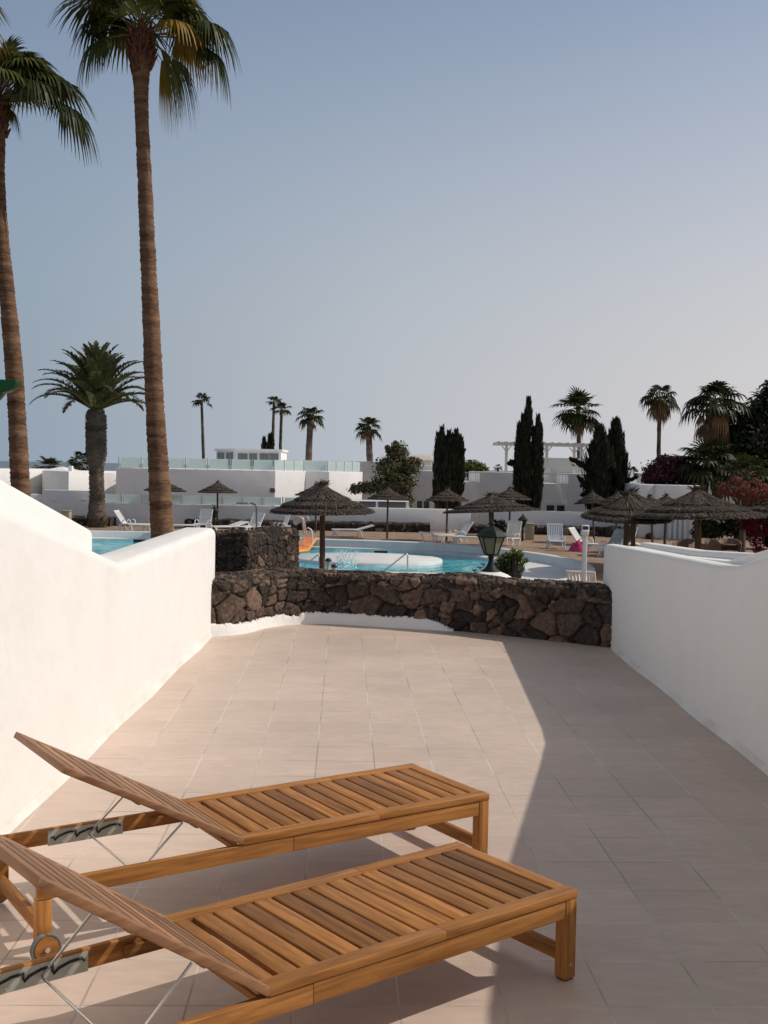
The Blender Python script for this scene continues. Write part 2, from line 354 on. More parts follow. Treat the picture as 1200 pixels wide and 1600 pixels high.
M_frame = mat('white window frame', (.70, .70, .70), rough=.5)
M_pergola = mat('cream pergola paint', (.66, .63, .56), rough=.6)
M_thatch = mat('weathered thatch', (.020, .014, .010), (.145, .108, .080), 14, .95, .8, 30, tint=.85, bdist=.03)
M_thatchu = mat('thatch underside', (.16, .115, .07), (.30, .22, .14), 9, .9, .4, tint=.3)
M_skin = mat('skin', (.58, .33, .26), (.64, .38, .31), 8, .55)
M_hair = mat('dark hair', (.02, .014, .01), rough=.6)
M_cap = mat('grey cap', (.35, .35, .37), rough=.8)
M_shorts = mat('black swimming shorts', (.012, .012, .014), rough=.7)
M_orange = mat('orange inflatable', (.80, .16, .012), (.85, .27, .02), 3, .3, .3, 6, bdist=.05)
M_orange2 = mat('pale orange inflatable tube', (.85, .42, .07), rough=.3)
M_magenta = mat('magenta cloth', (.42, .02, .10), (.55, .05, .16), 5, .9)
M_darkc = mat('dark cloth', (.04, .03, .03), (.09, .05, .04), 6, .9)
M_greyt = mat('grey towel', (.30, .31, .29), (.42, .43, .40), 9, .9)
M_wicker = mat('brown wicker', (.12, .075, .05), (.34, .22, .15), 30, .8, .6, 60, bdist=.01)
M_splash = mat('water drops', (.85, .92, .93), rough=.15)
M_sand = mat('sandstone', (.36, .29, .20), (.44, .36, .26), 7, .9, .2)
M_trunk = None
def trunk_mat(name, c1, c2, bands=9.0):
    m = bpy.data.materials.new(name); m.use_nodes = True; nt = m.node_tree; n = nt.nodes; l = nt.links
    b = n['Principled BSDF']; b.inputs['Roughness'].default_value = .9; b.inputs['Specular IOR Level'].default_value = .15
    ge = n.new('ShaderNodeNewGeometry'); mp = n.new('ShaderNodeMapping'); mp.inputs['Scale'].default_value = (8, 8, 42); l.new(ge.outputs['Position'], mp.inputs[0])
    no = n.new('ShaderNodeTexNoise'); no.inputs['Scale'].default_value = 1.0; no.inputs['Detail'].default_value = 6; no.inputs['Roughness'].default_value = .7; l.new(mp.outputs[0], no.inputs['Vector'])
    mq = n.new('ShaderNodeMapping'); mq.inputs['Scale'].default_value = (.8, .8, bands); l.new(ge.outputs['Position'], mq.inputs[0])
    nq = n.new('ShaderNodeTexNoise'); nq.inputs['Scale'].default_value = .45; nq.inputs['Detail'].default_value = 3; l.new(mq.outputs[0], nq.inputs['Vector'])
    ad = n.new('ShaderNodeMath'); ad.operation = 'ADD'; l.new(no.outputs['Fac'], ad.inputs[0]); l.new(nq.outputs['Fac'], ad.inputs[1])
    cr = n.new('ShaderNodeValToRGB'); e = cr.color_ramp.elements; e[0].position = .82; e[1].position = 1.0
    hf = n.new('ShaderNodeMath'); hf.operation = 'MULTIPLY'; hf.inputs[1].default_value = .5; l.new(ad.outputs[0], hf.inputs[0])
    e[0].position = .36; e[1].position = .63; e[0].color = (*c1, 1); e[1].color = (*c2, 1)
    l.new(hf.outputs[0], cr.inputs[0]); l.new(cr.outputs[0], b.inputs['Base Color'])
    bp = n.new('ShaderNodeBump'); bp.inputs['Strength'].default_value = .9; bp.inputs['Distance'].default_value = .03; l.new(no.outputs['Fac'], bp.inputs['Height']); l.new(bp.outputs[0], b.inputs['Normal'])
    return m
M_trunk = trunk_mat('palm bark', (.07, .036, .02), (.33, .195, .118), 16)
M_trunkd = trunk_mat('date palm bark', (.025, .018, .014), (.20, .155, .12), 4)
M_bark = mat('bark', (.05, .04, .03), (.10, .08, .06), 10, .9)
M_boot = mat('red brown leaf bases', (.09, .032, .022), (.22, .09, .055), 14, .9, .5)
M_fan = foliage('fan palm leaf', (.016, .030, .008), (.15, .16, .035))
M_fanf = foliage('distant fan palm leaf', (.008, .014, .005), (.075, .085, .028))
M_fanY = foliage('yellowing palm leaf', (.20, .16, .03), (.34, .20, .04))
M_dead = foliage('dry palm leaf', (.09, .05, .025), (.28, .165, .085), .15, .8)
M_pet = mat('leaf stalk', (.12, .14, .05), (.20, .15, .06), 4, .5)
M_feather = foliage('date palm leaf', (.022, .030, .011), (.17, .185, .075))
M_leaf = foliage('broad leaf', (.032, .035, .015), (.22, .20, .085))
M_leafg = foliage('light green leaf', (.05, .08, .018), (.20, .24, .07))
M_cyp = foliage('cypress scale leaf', (.008, .010, .005), (.042, .046, .022), .08, .8)
M_dark = foliage('dark ficus leaf', (.005, .008, .003), (.032, .042, .016), .08)
M_boug = foliage('maroon bougainvillea', (.012, .010, .008), (.16, .04, .06), .15, .7)
M_red = foliage('red bougainvillea', (.07, .085, .022), (.42, .07, .10), .25, .7)
M_mag = foliage('magenta bougainvillea', (.05, .02, .018), (.36, .015, .085), .25, .7)

def struct(o): return meta(o, kind='structure')

# ------------------------------------------------------------------ ground, terrace, pool, sea
A_px = [(100, 829), (165, 829.5), (230, 830.5), (290, 832.5), (350, 835), (425, 838.5), (500, 842), (560, 844), (620, 846), (695, 849), (745, 853), (795, 859), (845, 866), (880, 872), (905, 879), (913, 888), (906, 896), (880, 903)]
C_px = [(100, 841), (165, 841.3), (230, 842), (290, 844.5), (350, 848), (425, 852), (500, 855), (560, 857), (620, 858.5), (695, 862), (745, 869), (790, 876), (808, 880), (816, 883), (822, 889), (818, 894), (812, 898), (795, 905)]
ZC = -1.46; ZW = -1.92; ZL = -1.80
def smooth(pts, it=2):
    for _ in range(it):
        q = [pts[0]]
        for a, b in zip(pts, pts[1:]): q += [a*.75+b*.25, a*.25+b*.75]
        pts = q+[pts[-1]]
    return pts
A = smooth([P(u, v, ZC) for u, v in A_px]); Cc = smooth([P(u, v, ZL) for u, v in C_px])
nearA = [Vector(p) for p in ((4.9, 33.4, -1.55), (4.1, 34.4, -1.59), (3.2, 35.2, -1.59), (1.8, 35.8, -1.59), (0, 35.9, -1.59), (-8, 35.9, -1.59), (-13, 37.0, -1.59), (-17, 41, -1.59), (-17.5, 48, -1.55))]
Apoly = A+nearA
def offs(pl, d):
    out = []
    for i, p in enumerate(pl):
        t = (pl[min(i+1, len(pl)-1)]-pl[max(i-1, 0)]); t.z = 0; t.normalize(); out.append(Vector((p.x-t.y*d, p.y+t.x*d, p.z)))
    return out
R1 = 420
deck_out = [(-40, 13.5), (40, 13.5), (40, 66), (-40, 66)]
g = MB(); g.flat([(-R1, -R1), (R1, -R1), (R1, R1), (-R1, R1)], DK-.004, [(-40, 13.5), (-40, 66), (40, 66), (40, 13.5)]); struct(g.build('ground', M_ground))
Ahole = offs(Apoly+[Apoly[0]], 0)[:-1]
g = MB(); g.flat(deck_out, DK, Ahole); struct(g.build('pool_deck', M_pave))
g = MB(); g.flat([(-90000, 350), (90000, 350), (90000, 95000), (-90000, 95000)], -28); struct(g.build('sea', mat('sea water', (.15, .19, .23), (.16, .20, .24), .002, .7)))  # distance haze is mixed into the pale base colour
g = MB(); g.flat(Apoly, ZW); struct(g.build('pool_water', M_water))

pool = thing('swimming_pool', 'curved white rimmed swimming pool shell with broad shallow ledge', 'pool', (0, 45, ZW))
g = MB()   # raised curb all round
loop = Apoly+[Apoly[0]]
outer = offs(loop, .38)
n = len(loop)
vs = []
for p, q in zip(loop, outer): vs += [(p.x, p.y, ZW-.5), (p.x, p.y, p.z-.03), (p.x*.85+q.x*.15, p.y*.85+q.y*.15, p.z), (p.x*.15+q.x*.85, p.y*.15+q.y*.85, p.z), (q.x, q.y, p.z-.03), (q.x, q.y, DK-.3)]
g.add(vs, [(i*6+k, (i+1)*6+k, (i+1)*6+k+1, i*6+k+1) for i in range(n-1) for k in range(5)], .5, True)
g.build('curb', M_shell, pool)
g = MB()   # ledge between curb and water
m_ = min(len(A), len(Cc)); vs = []
for i in range(m_): vs += [(A[i].x, A[i].y, ZL+.04), (Cc[i].x, Cc[i].y, ZL), (Cc[i].x, Cc[i].y, ZW-.3)]
g.add(vs, [(i*3+k, (i+1)*3+k, (i+1)*3+k+1, i*3+k+1) for i in range(m_-1) for k in range(2)], .5, False)
g.build('ledge', M_shell, pool)
for (u, v) in ((467, 858.5), (595, 863), (218, 845)):
    c = P(u, v, ZW+.06); g = MB(); g.box((c.x, c.y, c.z), (.55, .12, .12)); g.build('skimmer_opening', M_black, pool)
g = MB(); ci = P(574, 873.5, -1.86); rx = abs(P(690, 873.5, -1.86).x-ci.x); ry = (P(574, 865.5, -1.8).y-P(574, 882, -1.8).y)/2
g.lathe((0, 0, 0), [(1, -2.4), (1, -1.84), (.985, -1.80), (.2, -1.79)], 64, caps=True)
g.v = [(ci.x+x*rx, ci.y+y*ry, z) for x, y, z in g.v]
meta(g.build('pool_island', M_shell), 'low round white island rising just above the turquoise pool water', 'pool island')

# terrace slab
front_px = [(322, 993), (350, 992), (375, 989), (405, 981), (440, 975.5), (485, 973.5), (530, 974), (620, 980), (710, 985), (780, 992), (870, 1002), (962, 1012.5)]
FR = smooth([P(u, v, 0) for u, v in front_px], 2)
FR[0].x = -1.72; FR.append(Vector((2.32, 10.79, 0)))
back = [Vector((p.x+.10, p.y+.25, 0)) for p in FR]
g = MB(); poly = [(-1.95, -4), (2.45, -4), (2.45, 10.9)]+[(p.x, p.y) for p in reversed(back)]+[(-1.95, 11.2)]
g.prism(poly, -1.7, 0); o = g.build('terrace_floor', M_tile); struct(o)

# ------------------------------------------------------------------ terrace side walls
def side_wall(label, x0, x1, prof, bev=.055, name='terrace_wall'):
    g = MB(); g.xprism(prof, x0, x1); o = g.build(name, M_white, None, bevel=bev, seg=4, ang=10 if False else 25)
    return meta(o, label, 'wall')
L_in = [(-4, -1.65), (11.4, -1.65), (11.4, 1.05), (7.35, 1.035), (4.95, 1.50), (3.6, 1.72), (-4, 1.74)]
side_wall('tall smooth white plaster wall left of the sun loungers, dipping to a notch', -2.03, -1.68, L_in, .07)
L_out = [(-4, -1.65), (7.95, -1.65), (7.95, 1.21), (6.2, 1.56), (4.6, 1.90), (3.6, 2.02), (-4, 2.03)]
side_wall('sloping white neighbouring wall rising behind the notched left wall', -2.34, -2.032, L_out, .05)
R_in = [(-4, -1.65), (11.35, -1.65), (11.35, .965), (7.5, 1.085), (7.1, 1.115), (6.6, 1.21), (4.9, 1.56), (3.65, 1.74), (-4, 1.76)]
side_wall('shaded white plaster wall along the right edge of the terrace', 2.2, 2.37, R_in, .05)
g = MB(); g.xprism([(3, -1.65), (11.38, -1.65), (11.38, .985), (9.4, 1.05), (7.8, 1.14), (6.9, 1.3), (5, 1.62), (3, 1.7)], 2.56, 2.72)
wo2 = meta(g.build('planter_wall', M_white, None, bevel=.045, seg=4), 'outer rim of the white trough beyond the right terrace wall', 'wall')
g = MB(); g.xprism([(3, -1.65), (11.33, -1.65), (11.33, .945), (9.4, 1.0), (7.8, 1.085), (6.9, 1.24), (5, 1.56), (3, 1.62)], 2.372, 2.558)
g.build('planter_fill', M_white, wo2)
# thin stained fillet where wall meets floor
def fillet(x, sgn, y0, y1, nm, parentlabel):
    rnd = random.Random(int(abs(x)*100)); g = MB(); n = 60; vs = []
    for i in range(n+1):
        y = y0+(y1-y0)*i/n; wv = .022+.006*math.sin(i*.7)+rnd.uniform(-.002, .002)
        vs += [(x, y, .042+.008*math.sin(i*.45)), (x+sgn*wv*.5, y, .018), (x+sgn*wv*1.3, y, .001)]
    g.add(vs, [(i*3+k, (i+1)*3+k, (i+1)*3+k+1, i*3+k+1) for i in range(n) for k in range(2)], .5, True)
    return g
walls = [o for o in C.objects if o.name.startswith('terrace_wall')]
fillet(-1.679, 1, -3, 11.2, '', '').build('base_fillet', M_grime, walls[0]); fillet(2.199, -1, -3, 10.7, '', '').build('base_fillet', M_grime, walls[2])

# ------------------------------------------------------------------ lava stone walls
def hash2(ix, iy, k, seed):
    h = np.sin(ix*127.1+iy*311.7+k*74.7+seed*19.19)*43758.5453; return h-np.floor(h)
def vnoise(x, y, seed):
    ix = np.floor(x); iy = np.floor(y); fx = x-ix; fy = y-iy; fx = fx*fx*(3-2*fx); fy = fy*fy*(3-2*fy)
    a = hash2(ix, iy, 3, seed); b = hash2(ix+1, iy, 3, seed); c = hash2(ix, iy+1, 3, seed); d = hash2(ix+1, iy+1, 3, seed)
    return a+(b-a)*fx+(c-a)*fy+(a-b-c+d)*fx*fy
def voro(x, y, seed):
    ix = np.floor(x); iy = np.floor(y); F1 = np.full(x.shape, 9.); F2 = np.full(x.shape, 9.); idv = np.zeros(x.shape); idr = np.zeros(x.shape)
    for dx in range(-2, 3):
        for dy in range(-2, 3):
            cx = ix+dx; cy = iy+dy
            px = cx+.5+.85*(hash2(cx, cy, 1, seed)-.5); py = cy+.5+.85*(hash2(cx, cy, 2, seed)-.5)
            wgt = .22*hash2(cx, cy, 6, seed)
            d = np.hypot(px-x, py-y)-wgt; h = hash2(cx, cy, 5, seed)
            closer = d < F1
            F2 = np.where(closer, F1, np.minimum(F2, d)); idv = np.where(closer, h, idv); F1 = np.where(closer, d, F1)
    return F1, F2, idv
def lava_wall(path, thick, z0, z1, cell=.17, res=.011, seed=1, amp=.045, light=1.0, endcap=True):
    """wall of fitted volcanic boulders: front face, rubble top, back face"""
    pts = [Vector((p.x, p.y, 0)) for p in path]; L = [0]
    for a, b in zip(pts, pts[1:]): L.append(L[-1]+(b-a).length)
    ns = int(L[-1]/res); S = np.linspace(0, L[-1], ns)
    X = np.interp(S, L, [p.x for p in pts]); Y = np.interp(S, L, [p.y for p in pts])
    tx = np.gradient(X); ty = np.gradient(Y); k = max(3, int(.18/res)); ker = np.ones(k)/k
    pad = lambda a: np.convolve(np.pad(a, k//2, 'edge'), ker, 'same')[k//2:k//2+len(a)]
    tx = pad(tx); ty = pad(ty); q = np.hypot(tx, ty); tx /= q; ty /= q
    nx, ny = ty, -tx                     # outward (towards viewer) for left->right paths
    H = z1-z0; hf = int(H/res); ht = max(4, int(thick/res)); hb = max(3, int(H/(res*4)))
    prof = [(0, z0+H*i/hf, 1, 0) for i in range(hf)]+[(-thick*i/ht, z1+.03*math.sin(math.pi*i/ht), 0, 1) for i in range(ht)]+[(-thick, z1-H*i/hb, -1, 0) for i in range(hb+1)]
    # round the normals near the top edges
    pr = np.array(prof); nr = pr[:, 2:4].copy()
    kk = max(3, int(.10/res)); kr = np.ones(kk)/kk
    for c in range(2): nr[:, c] = np.convolve(np.pad(nr[:, c], kk, 'edge'), kr, 'same')[kk:-kk]
    off = pr[:, 0].copy(); zz = pr[:, 1].copy()
    T = np.concatenate([[0], np.cumsum(np.hypot(np.diff(off), np.diff(zz)))])
    SS, TT = np.meshgrid(S, T, indexing='ij')
    wx = SS+.10*(vnoise(SS*5, TT*5, seed+2)-.5); wy = TT+.10*(vnoise(SS*5+9, TT*5, seed+4)-.5)
    topm = np.clip((TT-(H-.10))/.05, 0, 1)
    F1, F2, idv = voro(wx/cell, wy/(cell*.85), seed)
    G1, G2, idg = voro(wx/(cell*.8), wy/(cell*.42), seed+7)
    big = vnoise(SS*1.7, TT*2.2, seed+40) > .52; B1, B2, idb = voro(wx/(cell*1.7)+3.3, wy/(cell*1.35)+1.7, seed+5); F1 = np.where(big, B1, F1); F2 = np.where(big, B2, F2); idv = np.where(big, idb, idv)
    F1 = F1*(1-topm)+G1*topm; F2 = F2*(1-topm)+G2*topm; idv = np.where(topm > .5, idg, idv)
    e = np.clip((F2-F1)/.13, 0, 1); e = e*e*(3-2*e)
    fine = vnoise(SS*38, TT*38, seed)*.6+vnoise(SS*80, TT*80, seed+1)*.4
    D = amp*(e*(.75+.5*idv))-amp*.5+(fine-.5)*.016+(vnoise(SS*2.2, TT*0+1, seed)-.5)*.03*topm
    PX = X[:, None]+nx[:, None]*(off[None, :]+D*nr[None, :, 0]); PY = Y[:, None]+ny[:, None]*(off[None, :]+D*nr[None, :, 0]); PZ = zz[None, :]+D*nr[None, :, 1]+(vnoise(SS*3, TT*0, seed+11)-.5)*.05*np.clip(TT/H, 0, 1)
    V = np.stack([PX, PY, PZ], -1).reshape(-1, 3); m = len(T)
    I = np.arange(ns-1)[:, None]*m+np.arange(m-1)[None, :]
    Fq = np.stack([I, I+m, I+m+1, I+1], -1).reshape(-1, 4)
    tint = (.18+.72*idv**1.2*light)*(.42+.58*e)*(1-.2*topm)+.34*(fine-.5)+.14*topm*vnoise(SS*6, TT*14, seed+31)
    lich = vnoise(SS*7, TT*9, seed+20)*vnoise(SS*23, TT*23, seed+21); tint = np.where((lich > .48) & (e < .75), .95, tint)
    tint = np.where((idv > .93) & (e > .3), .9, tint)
    tint = np.clip(tint, 0, 1)[:-1, :-1].reshape(-1)
    g = MB(); g.add([tuple(v) for v in V.tolist()], [tuple(f) for f in Fq.tolist()], tint, True)
    if endcap:
        for ii in (0, ns-1):
            ring = [tuple(V[ii*m+j]) for j in range(0, m, 3)]
            g.face(ring if ii else ring[::-1], .35)
    return g
g = lava_wall(FR, .50, -.02, .50, .145, .0105, 3, .048)
lw = meta(g.build('lava_stone_wall', M_lava), 'low curved dark lava stone wall closing the end of the tiled terrace', 'stone wall')
# white painted skirt at its foot, with a ragged upper edge
rnd = random.Random(5); g = MB(); vs = []; pts = [p for p in FR]
Ls = [0]
for a, b in zip(pts, pts[1:]): Ls.append(Ls[-1]+(b-a).length)
end_x = P(712, 985, 0).x; sk = []; nS = 420
Sx = np.linspace(0, Ls[-1], nS); xs = np.interp(Sx, Ls, [p.x for p in pts]); ys = np.interp(Sx, Ls, [p.y for p in pts])
hh = .13
for i in range(nS):
    if xs[i] > end_x: break
    x = xs[i]; base = .10 if x < -.9 else .115
    if x < -1.5: base = .11
    base *= 1.0 if x < end_x-.25 else max(.25, (end_x-x)/.3)
    hh = .75*hh+.25*(base+rnd.uniform(-.03, .035)); h = hh+rnd.uniform(-.008, .008)
    j = min(i+3, nS-1); k2 = max(i-3, 0); t = Vector((xs[j]-xs[k2], ys[j]-ys[k2], 0)).normalized(); nn = Vector((t.y, -t.x, 0))
    p = Vector((x, ys[i], 0)); jut = .05 if x > -1.35 else .065
    sk += [p+nn*(jut+.02)+Vector((0, 0, -.01)), p+nn*(jut)+Vector((0, 0, .03)), p+nn*(jut-.004)+Vector((0, 0, h*.8)), p+nn*.03+Vector((0, 0, h)), p-nn*.03+Vector((0, 0, h-.01))]
m_ = len(sk)//5
g.add(sk, [(i*5+k, (i+1)*5+k, (i+1)*5+k+1, i*5+k+1) for i in range(m_-1) for k in range(4)], .5, True)
g.build('white_skirt', M_white, lw)

a = Q(300, 850, 15.4); b = Q(386, 850, 15.4); c = Q(466, 850, 16.6)
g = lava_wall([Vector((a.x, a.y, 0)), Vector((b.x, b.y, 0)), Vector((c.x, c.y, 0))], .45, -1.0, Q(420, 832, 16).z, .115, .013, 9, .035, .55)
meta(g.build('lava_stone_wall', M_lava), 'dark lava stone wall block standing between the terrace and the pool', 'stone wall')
# low lava beds along the far perimeter wall
def bed(u0, u1, label, seed, Y=58.3, top=-1.22):
    x0 = Q(u0, 830, Y).x; x1 = Q(u1, 830, Y).x
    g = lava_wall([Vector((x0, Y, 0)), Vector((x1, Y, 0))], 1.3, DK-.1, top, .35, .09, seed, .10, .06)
    meta(g.build('lava_bed', M_lava), label, 'lava bed', 'low black lava beds along the white perimeter wall')
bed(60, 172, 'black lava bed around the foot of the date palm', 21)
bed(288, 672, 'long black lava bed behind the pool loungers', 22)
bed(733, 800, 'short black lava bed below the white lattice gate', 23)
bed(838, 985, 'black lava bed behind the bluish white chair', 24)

# ------------------------------------------------------------------ teak loungers
def lounger(label, near_foot, near_hinge, back_ang, backL, seed, W=.595, L=1.93, H=.30):
    rnd = random.Random(seed)
    ax = (Vector(near_hinge)-Vector(near_foot)).to_2d(); S = ax.length; rz = math.atan2(ax.y, ax.x)
    t = thing('sun_lounger', label, 'sun lounger', (near_foot[0], near_foot[1], 0), rz, 'teak sun loungers on the terrace')
    B = lambda mb, nm, m, bev=.003, par=t: mb.build(nm, m, par, bevel=bev, world=False, seg=2)
    T = .026; bw = .055; zt = H
    # near side is y=0, far side y=-... ; mirrored so +y points towards the viewer
    y0, y1 = -W, 0.0
    tv = lambda: rnd.uniform(.5, .9)
    for ya_, yb_, j_ in ((y1-bw, y1, .48), (y0, y0+bw, .40)):
        fr = MB(); fr.b2((0, ya_, zt-T), (S*j_, yb_, zt), tv()); fr.b2((S*j_+.0004, ya_, zt-T), (S, yb_, zt), tv()); B(fr, 'seat_border', M_wx, .0018)
    er = MB(); er.b2((.0015, y0+bw+.001, zt-T+.001), (bw, y1-bw-.001, zt-.001), .8); er.b2((S-.045, y0+bw+.001, zt-T+.001), (S-.002, y1-bw-.001, zt-.001), .6)
    for q in range(2):
        e1 = MB(); e1.v = er.v[q*8:q*8+8]; e1.f = er.f[:6]; e1.t = er.t[q*6:q*6+6]; e1.sm = er.sm[:6]; B(e1, 'seat_end_rail', M_wy)
    slm = MB(); n = 15; a0 = bw+.012; a1 = S-.045-.012; pitch = (a1-a0)/n
    for i in range(n):
        slm.b2((a0+i*pitch+.0, y0+bw-.004, zt-T+.004), (a0+(i+1)*pitch-.0115, y1-bw+.004, zt-.0035), rnd.choice([rnd.uniform(.05, .4), rnd.uniform(.3, .65), rnd.uniform(.6, .95)]))
    B(slm, 'seat_slats', M_wy, .002)
    # long side rails
    for yy, nm in ((y1-.028, 1), (y0+.004, 0)):
        r = MB(); j1 = rnd.uniform(.9, 1.15)
        r.b2((.052, yy, zt-T-.062), (j1, yy+.024, zt-T-.002), tv()); r.b2((j1+.0006, yy, zt-T-.062), (L-.005, yy+.024, zt-T-.002), tv())
        B(r, 'side_rail', M_wx)
    for xx in (.35, .8, S-.03, L-.05): cr = MB(); cr.b2((xx, y0+.03, zt-T-.05), (xx+.025, y1-.03, zt-T-.006 if xx < S-.1 else zt-T-.03), .3); B(cr, 'cross_rail', M_wy)
    for ya_, yb_ in ((y1-.046, y1-.029), (y0+.030, y0+.046)): inn = MB(); inn.b2((S-.15, ya_, zt-T-.055), (S+.15, yb_, zt-T-.018), .2); B(inn, 'support_runner', M_wx)
    # legs
    for yy in (y1-.05, y0+.002):
        l = MB(); l.b2((.0, yy, .006), (.05, yy+.048, zt-T-.001), tv()); lo = B(l, 'leg', M_wz)
        f = MB(); f.b2((.006, yy+.005, 0), (.044, yy+.043, .0065), .5); f.build('foot_pad', M_black, lo, world=False)
        bo = MB(); yb = yy+.048 if yy > -.2 else yy
        bo.tube([(.025, yb-.001, .055), (.025, yb+(.002 if yy > -.2 else -.002), .055)], .006, 10); bo.build('bolt', M_steel, lo, world=False)
    for yy in (y1-.05, y0+.002):
        l = MB(); l.b2((L-.055, yy, .055), (L-.005, yy+.048, zt-T-.064), tv()); lo = B(l, 'leg', M_wz)
    st = MB(); st.b2((.012, y0+.05, .055), (.037, y1-.05, .105), .5); B(st, 'stretcher', M_wy); st = MB(); st.b2((L-.04, y0+.05, .085), (L-.016, y1-.05, .135), .45)
    B(st, 'stretcher', M_wy)
    # wheels
    for yy, s in ((y1+.004, 1), (y0-.004, -1)):
        wh = MB(); cx, cz = L-.03, .055
        ring = []
        for k in range(25):
            an = 2*math.pi*k/24; ring.append((cx+.047*math.cos(an), yy+s*.012, cz+.047*math.sin(an)))
        wh.tube(ring, .008, 8, caps=False); wo_ = wh.build('wheel', M_grey, t, world=False)
        hb = MB(); hb.tube([(cx, yy, cz), (cx, yy+s*.022, cz)], .041, 20); hb.build('wheel_disc', M_wx, wo_, world=False)
        ab = MB(); ab.tube([(cx, yy+s*.021, cz), (cx, yy+s*.03, cz)], .009, 10); ab.build('axle_cap', M_steel, wo_, world=False)
    # backrest, pivoting at the hinge
    ca, sa = math.cos(back_ang), math.sin(back_ang); hz = zt-T; hx = S+.004
    R3 = Matrix(((ca, 0, -sa), (0, 1, 0), (sa, 0, ca)))
    def place(mb):
        mb.v = [tuple(R3@Vector(p)+Vector((hx, 0, hz))) for p in mb.v]; return mb
    bt = .024; Lb = backL
    for ya_, yb_, t_ in ((y1-bw, y1, .5), (y0, y0+bw, .6)): g = MB(); g.b2((0, ya_, 0), (Lb, yb_, bt), t_); B(place(g), 'backrest_side', M_bx)
    g = MB(); g.b2((Lb-.042, y0+.001, .0005), (Lb+.008, y1-.001, bt+.0005), .45)
    bw2 = B(place(g), 'backrest_top_rail', M_by)
    g = MB(); nb = 11; pb = (Lb-.042-.014)/nb
    for i in range(nb): g.b2((.003+i*pb, y0+bw-.004, .010), (.003+(i+1)*pb-.019, y1-bw+.004, bt-.002), rnd.uniform(.15, .9))
    B(place(g), 'backrest_slats', M_by, .002)
    for q in (.16, .5): g = MB(); g.b2((Lb*q, y0+.14, -.018), (Lb*q+.02, y1-.14, .002), .3); B(place(g), 'backrest_batten', M_by)
    # notched plates and wire prop
    px0, px1 = S+.26+.0, S+.26+.30
    for yy, s in ((y0+.028, 1), (y1-.028, -1)):
        p = MB(); p.b2((px0, min(yy, yy+s*.003), zt-T-.066), (px1, max(yy, yy+s*.003), zt-T-.008), .5); po = p.build('notched_plate', M_plate, t, bevel=.0, world=False)
        z_ = MB(); yz = yy+s*.0045; zz0 = zt-T-.022; pp = [(px0+.012, zz0-.010)]
        for k in range(3):
            xa = px0+.02+k*.085; pp += [(xa, zz0), (xa+.035, zz0-.002), (xa+.07, zz0-.012), (xa+.084, zz0-.024), (xa+.088, zz0-.012)]
        pp.append((px1-.012, zz0-.012))
        z_.tube([(a_, yz, b_) for a_, b_ in pp], .0042, 6); z_.build('notch_slot', M_black, po, world=False)
        for xx in (px0+.06, px1-.06): sc_ = MB(); sc_.tube([(xx, yy, zt-T-.052), (xx, yy+s*.006, zt-T-.052)], .005, 8); sc_.build('screw', M_steel, po, world=False)
    bp_ = Vector((Lb*.62, 0, -.004)); at = R3@bp_+Vector((hx, 0, hz)); at2 = R3@Vector((Lb*.30, 0, -.004))+Vector((hx, 0, hz))
    kx = S+.40; kz = zt-T-.045; xx1 = y1-.034; xx0 = y0+.034
    rd = MB(); up = Vector((at.x*.5+at2.x*.5, 0, at.z*.5+at2.z*.5)); up = R3@Vector((Lb*.33, 0, -.006))+Vector((hx, 0, hz))
    rd.tube([(up.x, xx0-.0, up.z), (kx-.004, xx0, kz+.006), (kx, xx0+.006, kz), (kx, xx1-.006, kz), (kx-.004, xx1, kz+.006), (up.x, xx1, up.z)], .0042, 8)
    rd.build('support_rod', M_steel, t, world=False)
    return t
lounger('nearer teak slatted sun lounger, its foot corner in the shade of the right wall', P(903, 1390, .3), P(422, 1543, .3), rad(34.3), .765, 4, W=.595)
lounger('farther teak slatted sun lounger, standing between the first lounger and the left wall', P(765, 1240, .3), P(381, 1310, .3), rad(28.0), .765, 11, W=.575)

# ------------------------------------------------------------------ green pergola bracket at the left edge
t = thing('pergola_beam', 'dark green painted beam end with curved tip at the left picture edge', 'beam', (-2.2, 5.0, 1.74))
tip = Q(28, 594, 5.0); g = MB(); yb = 5.0; zt_ = tip.z; x1 = tip.x
pr = [(-2.6, zt_), (x1, zt_), (x1-.002, zt_-.02), (x1-.015, zt_-.042), (x1-.035, zt_-.052), (x1-.06, zt_-.058), (x1-.078, zt_-.082), (x1-.10, zt_-.10), (-2.6, zt_-.12)]
g.add([(x, yb-.03, z) for x, z in pr]+[(x, yb+.03, z) for x, z in pr], [tuple(reversed(range(9))), tuple(range(9, 18))]+[(i, (i+1) % 9, 9+(i+1) % 9, 9+i) for i in range(9)])
g.build('beam', M_green, t, bevel=.003)
g = MB(); g.b2((-2.25, 4.96, 1.76), (-2.17, 5.04, zt_-.11)); g.build('post', M_green, t)

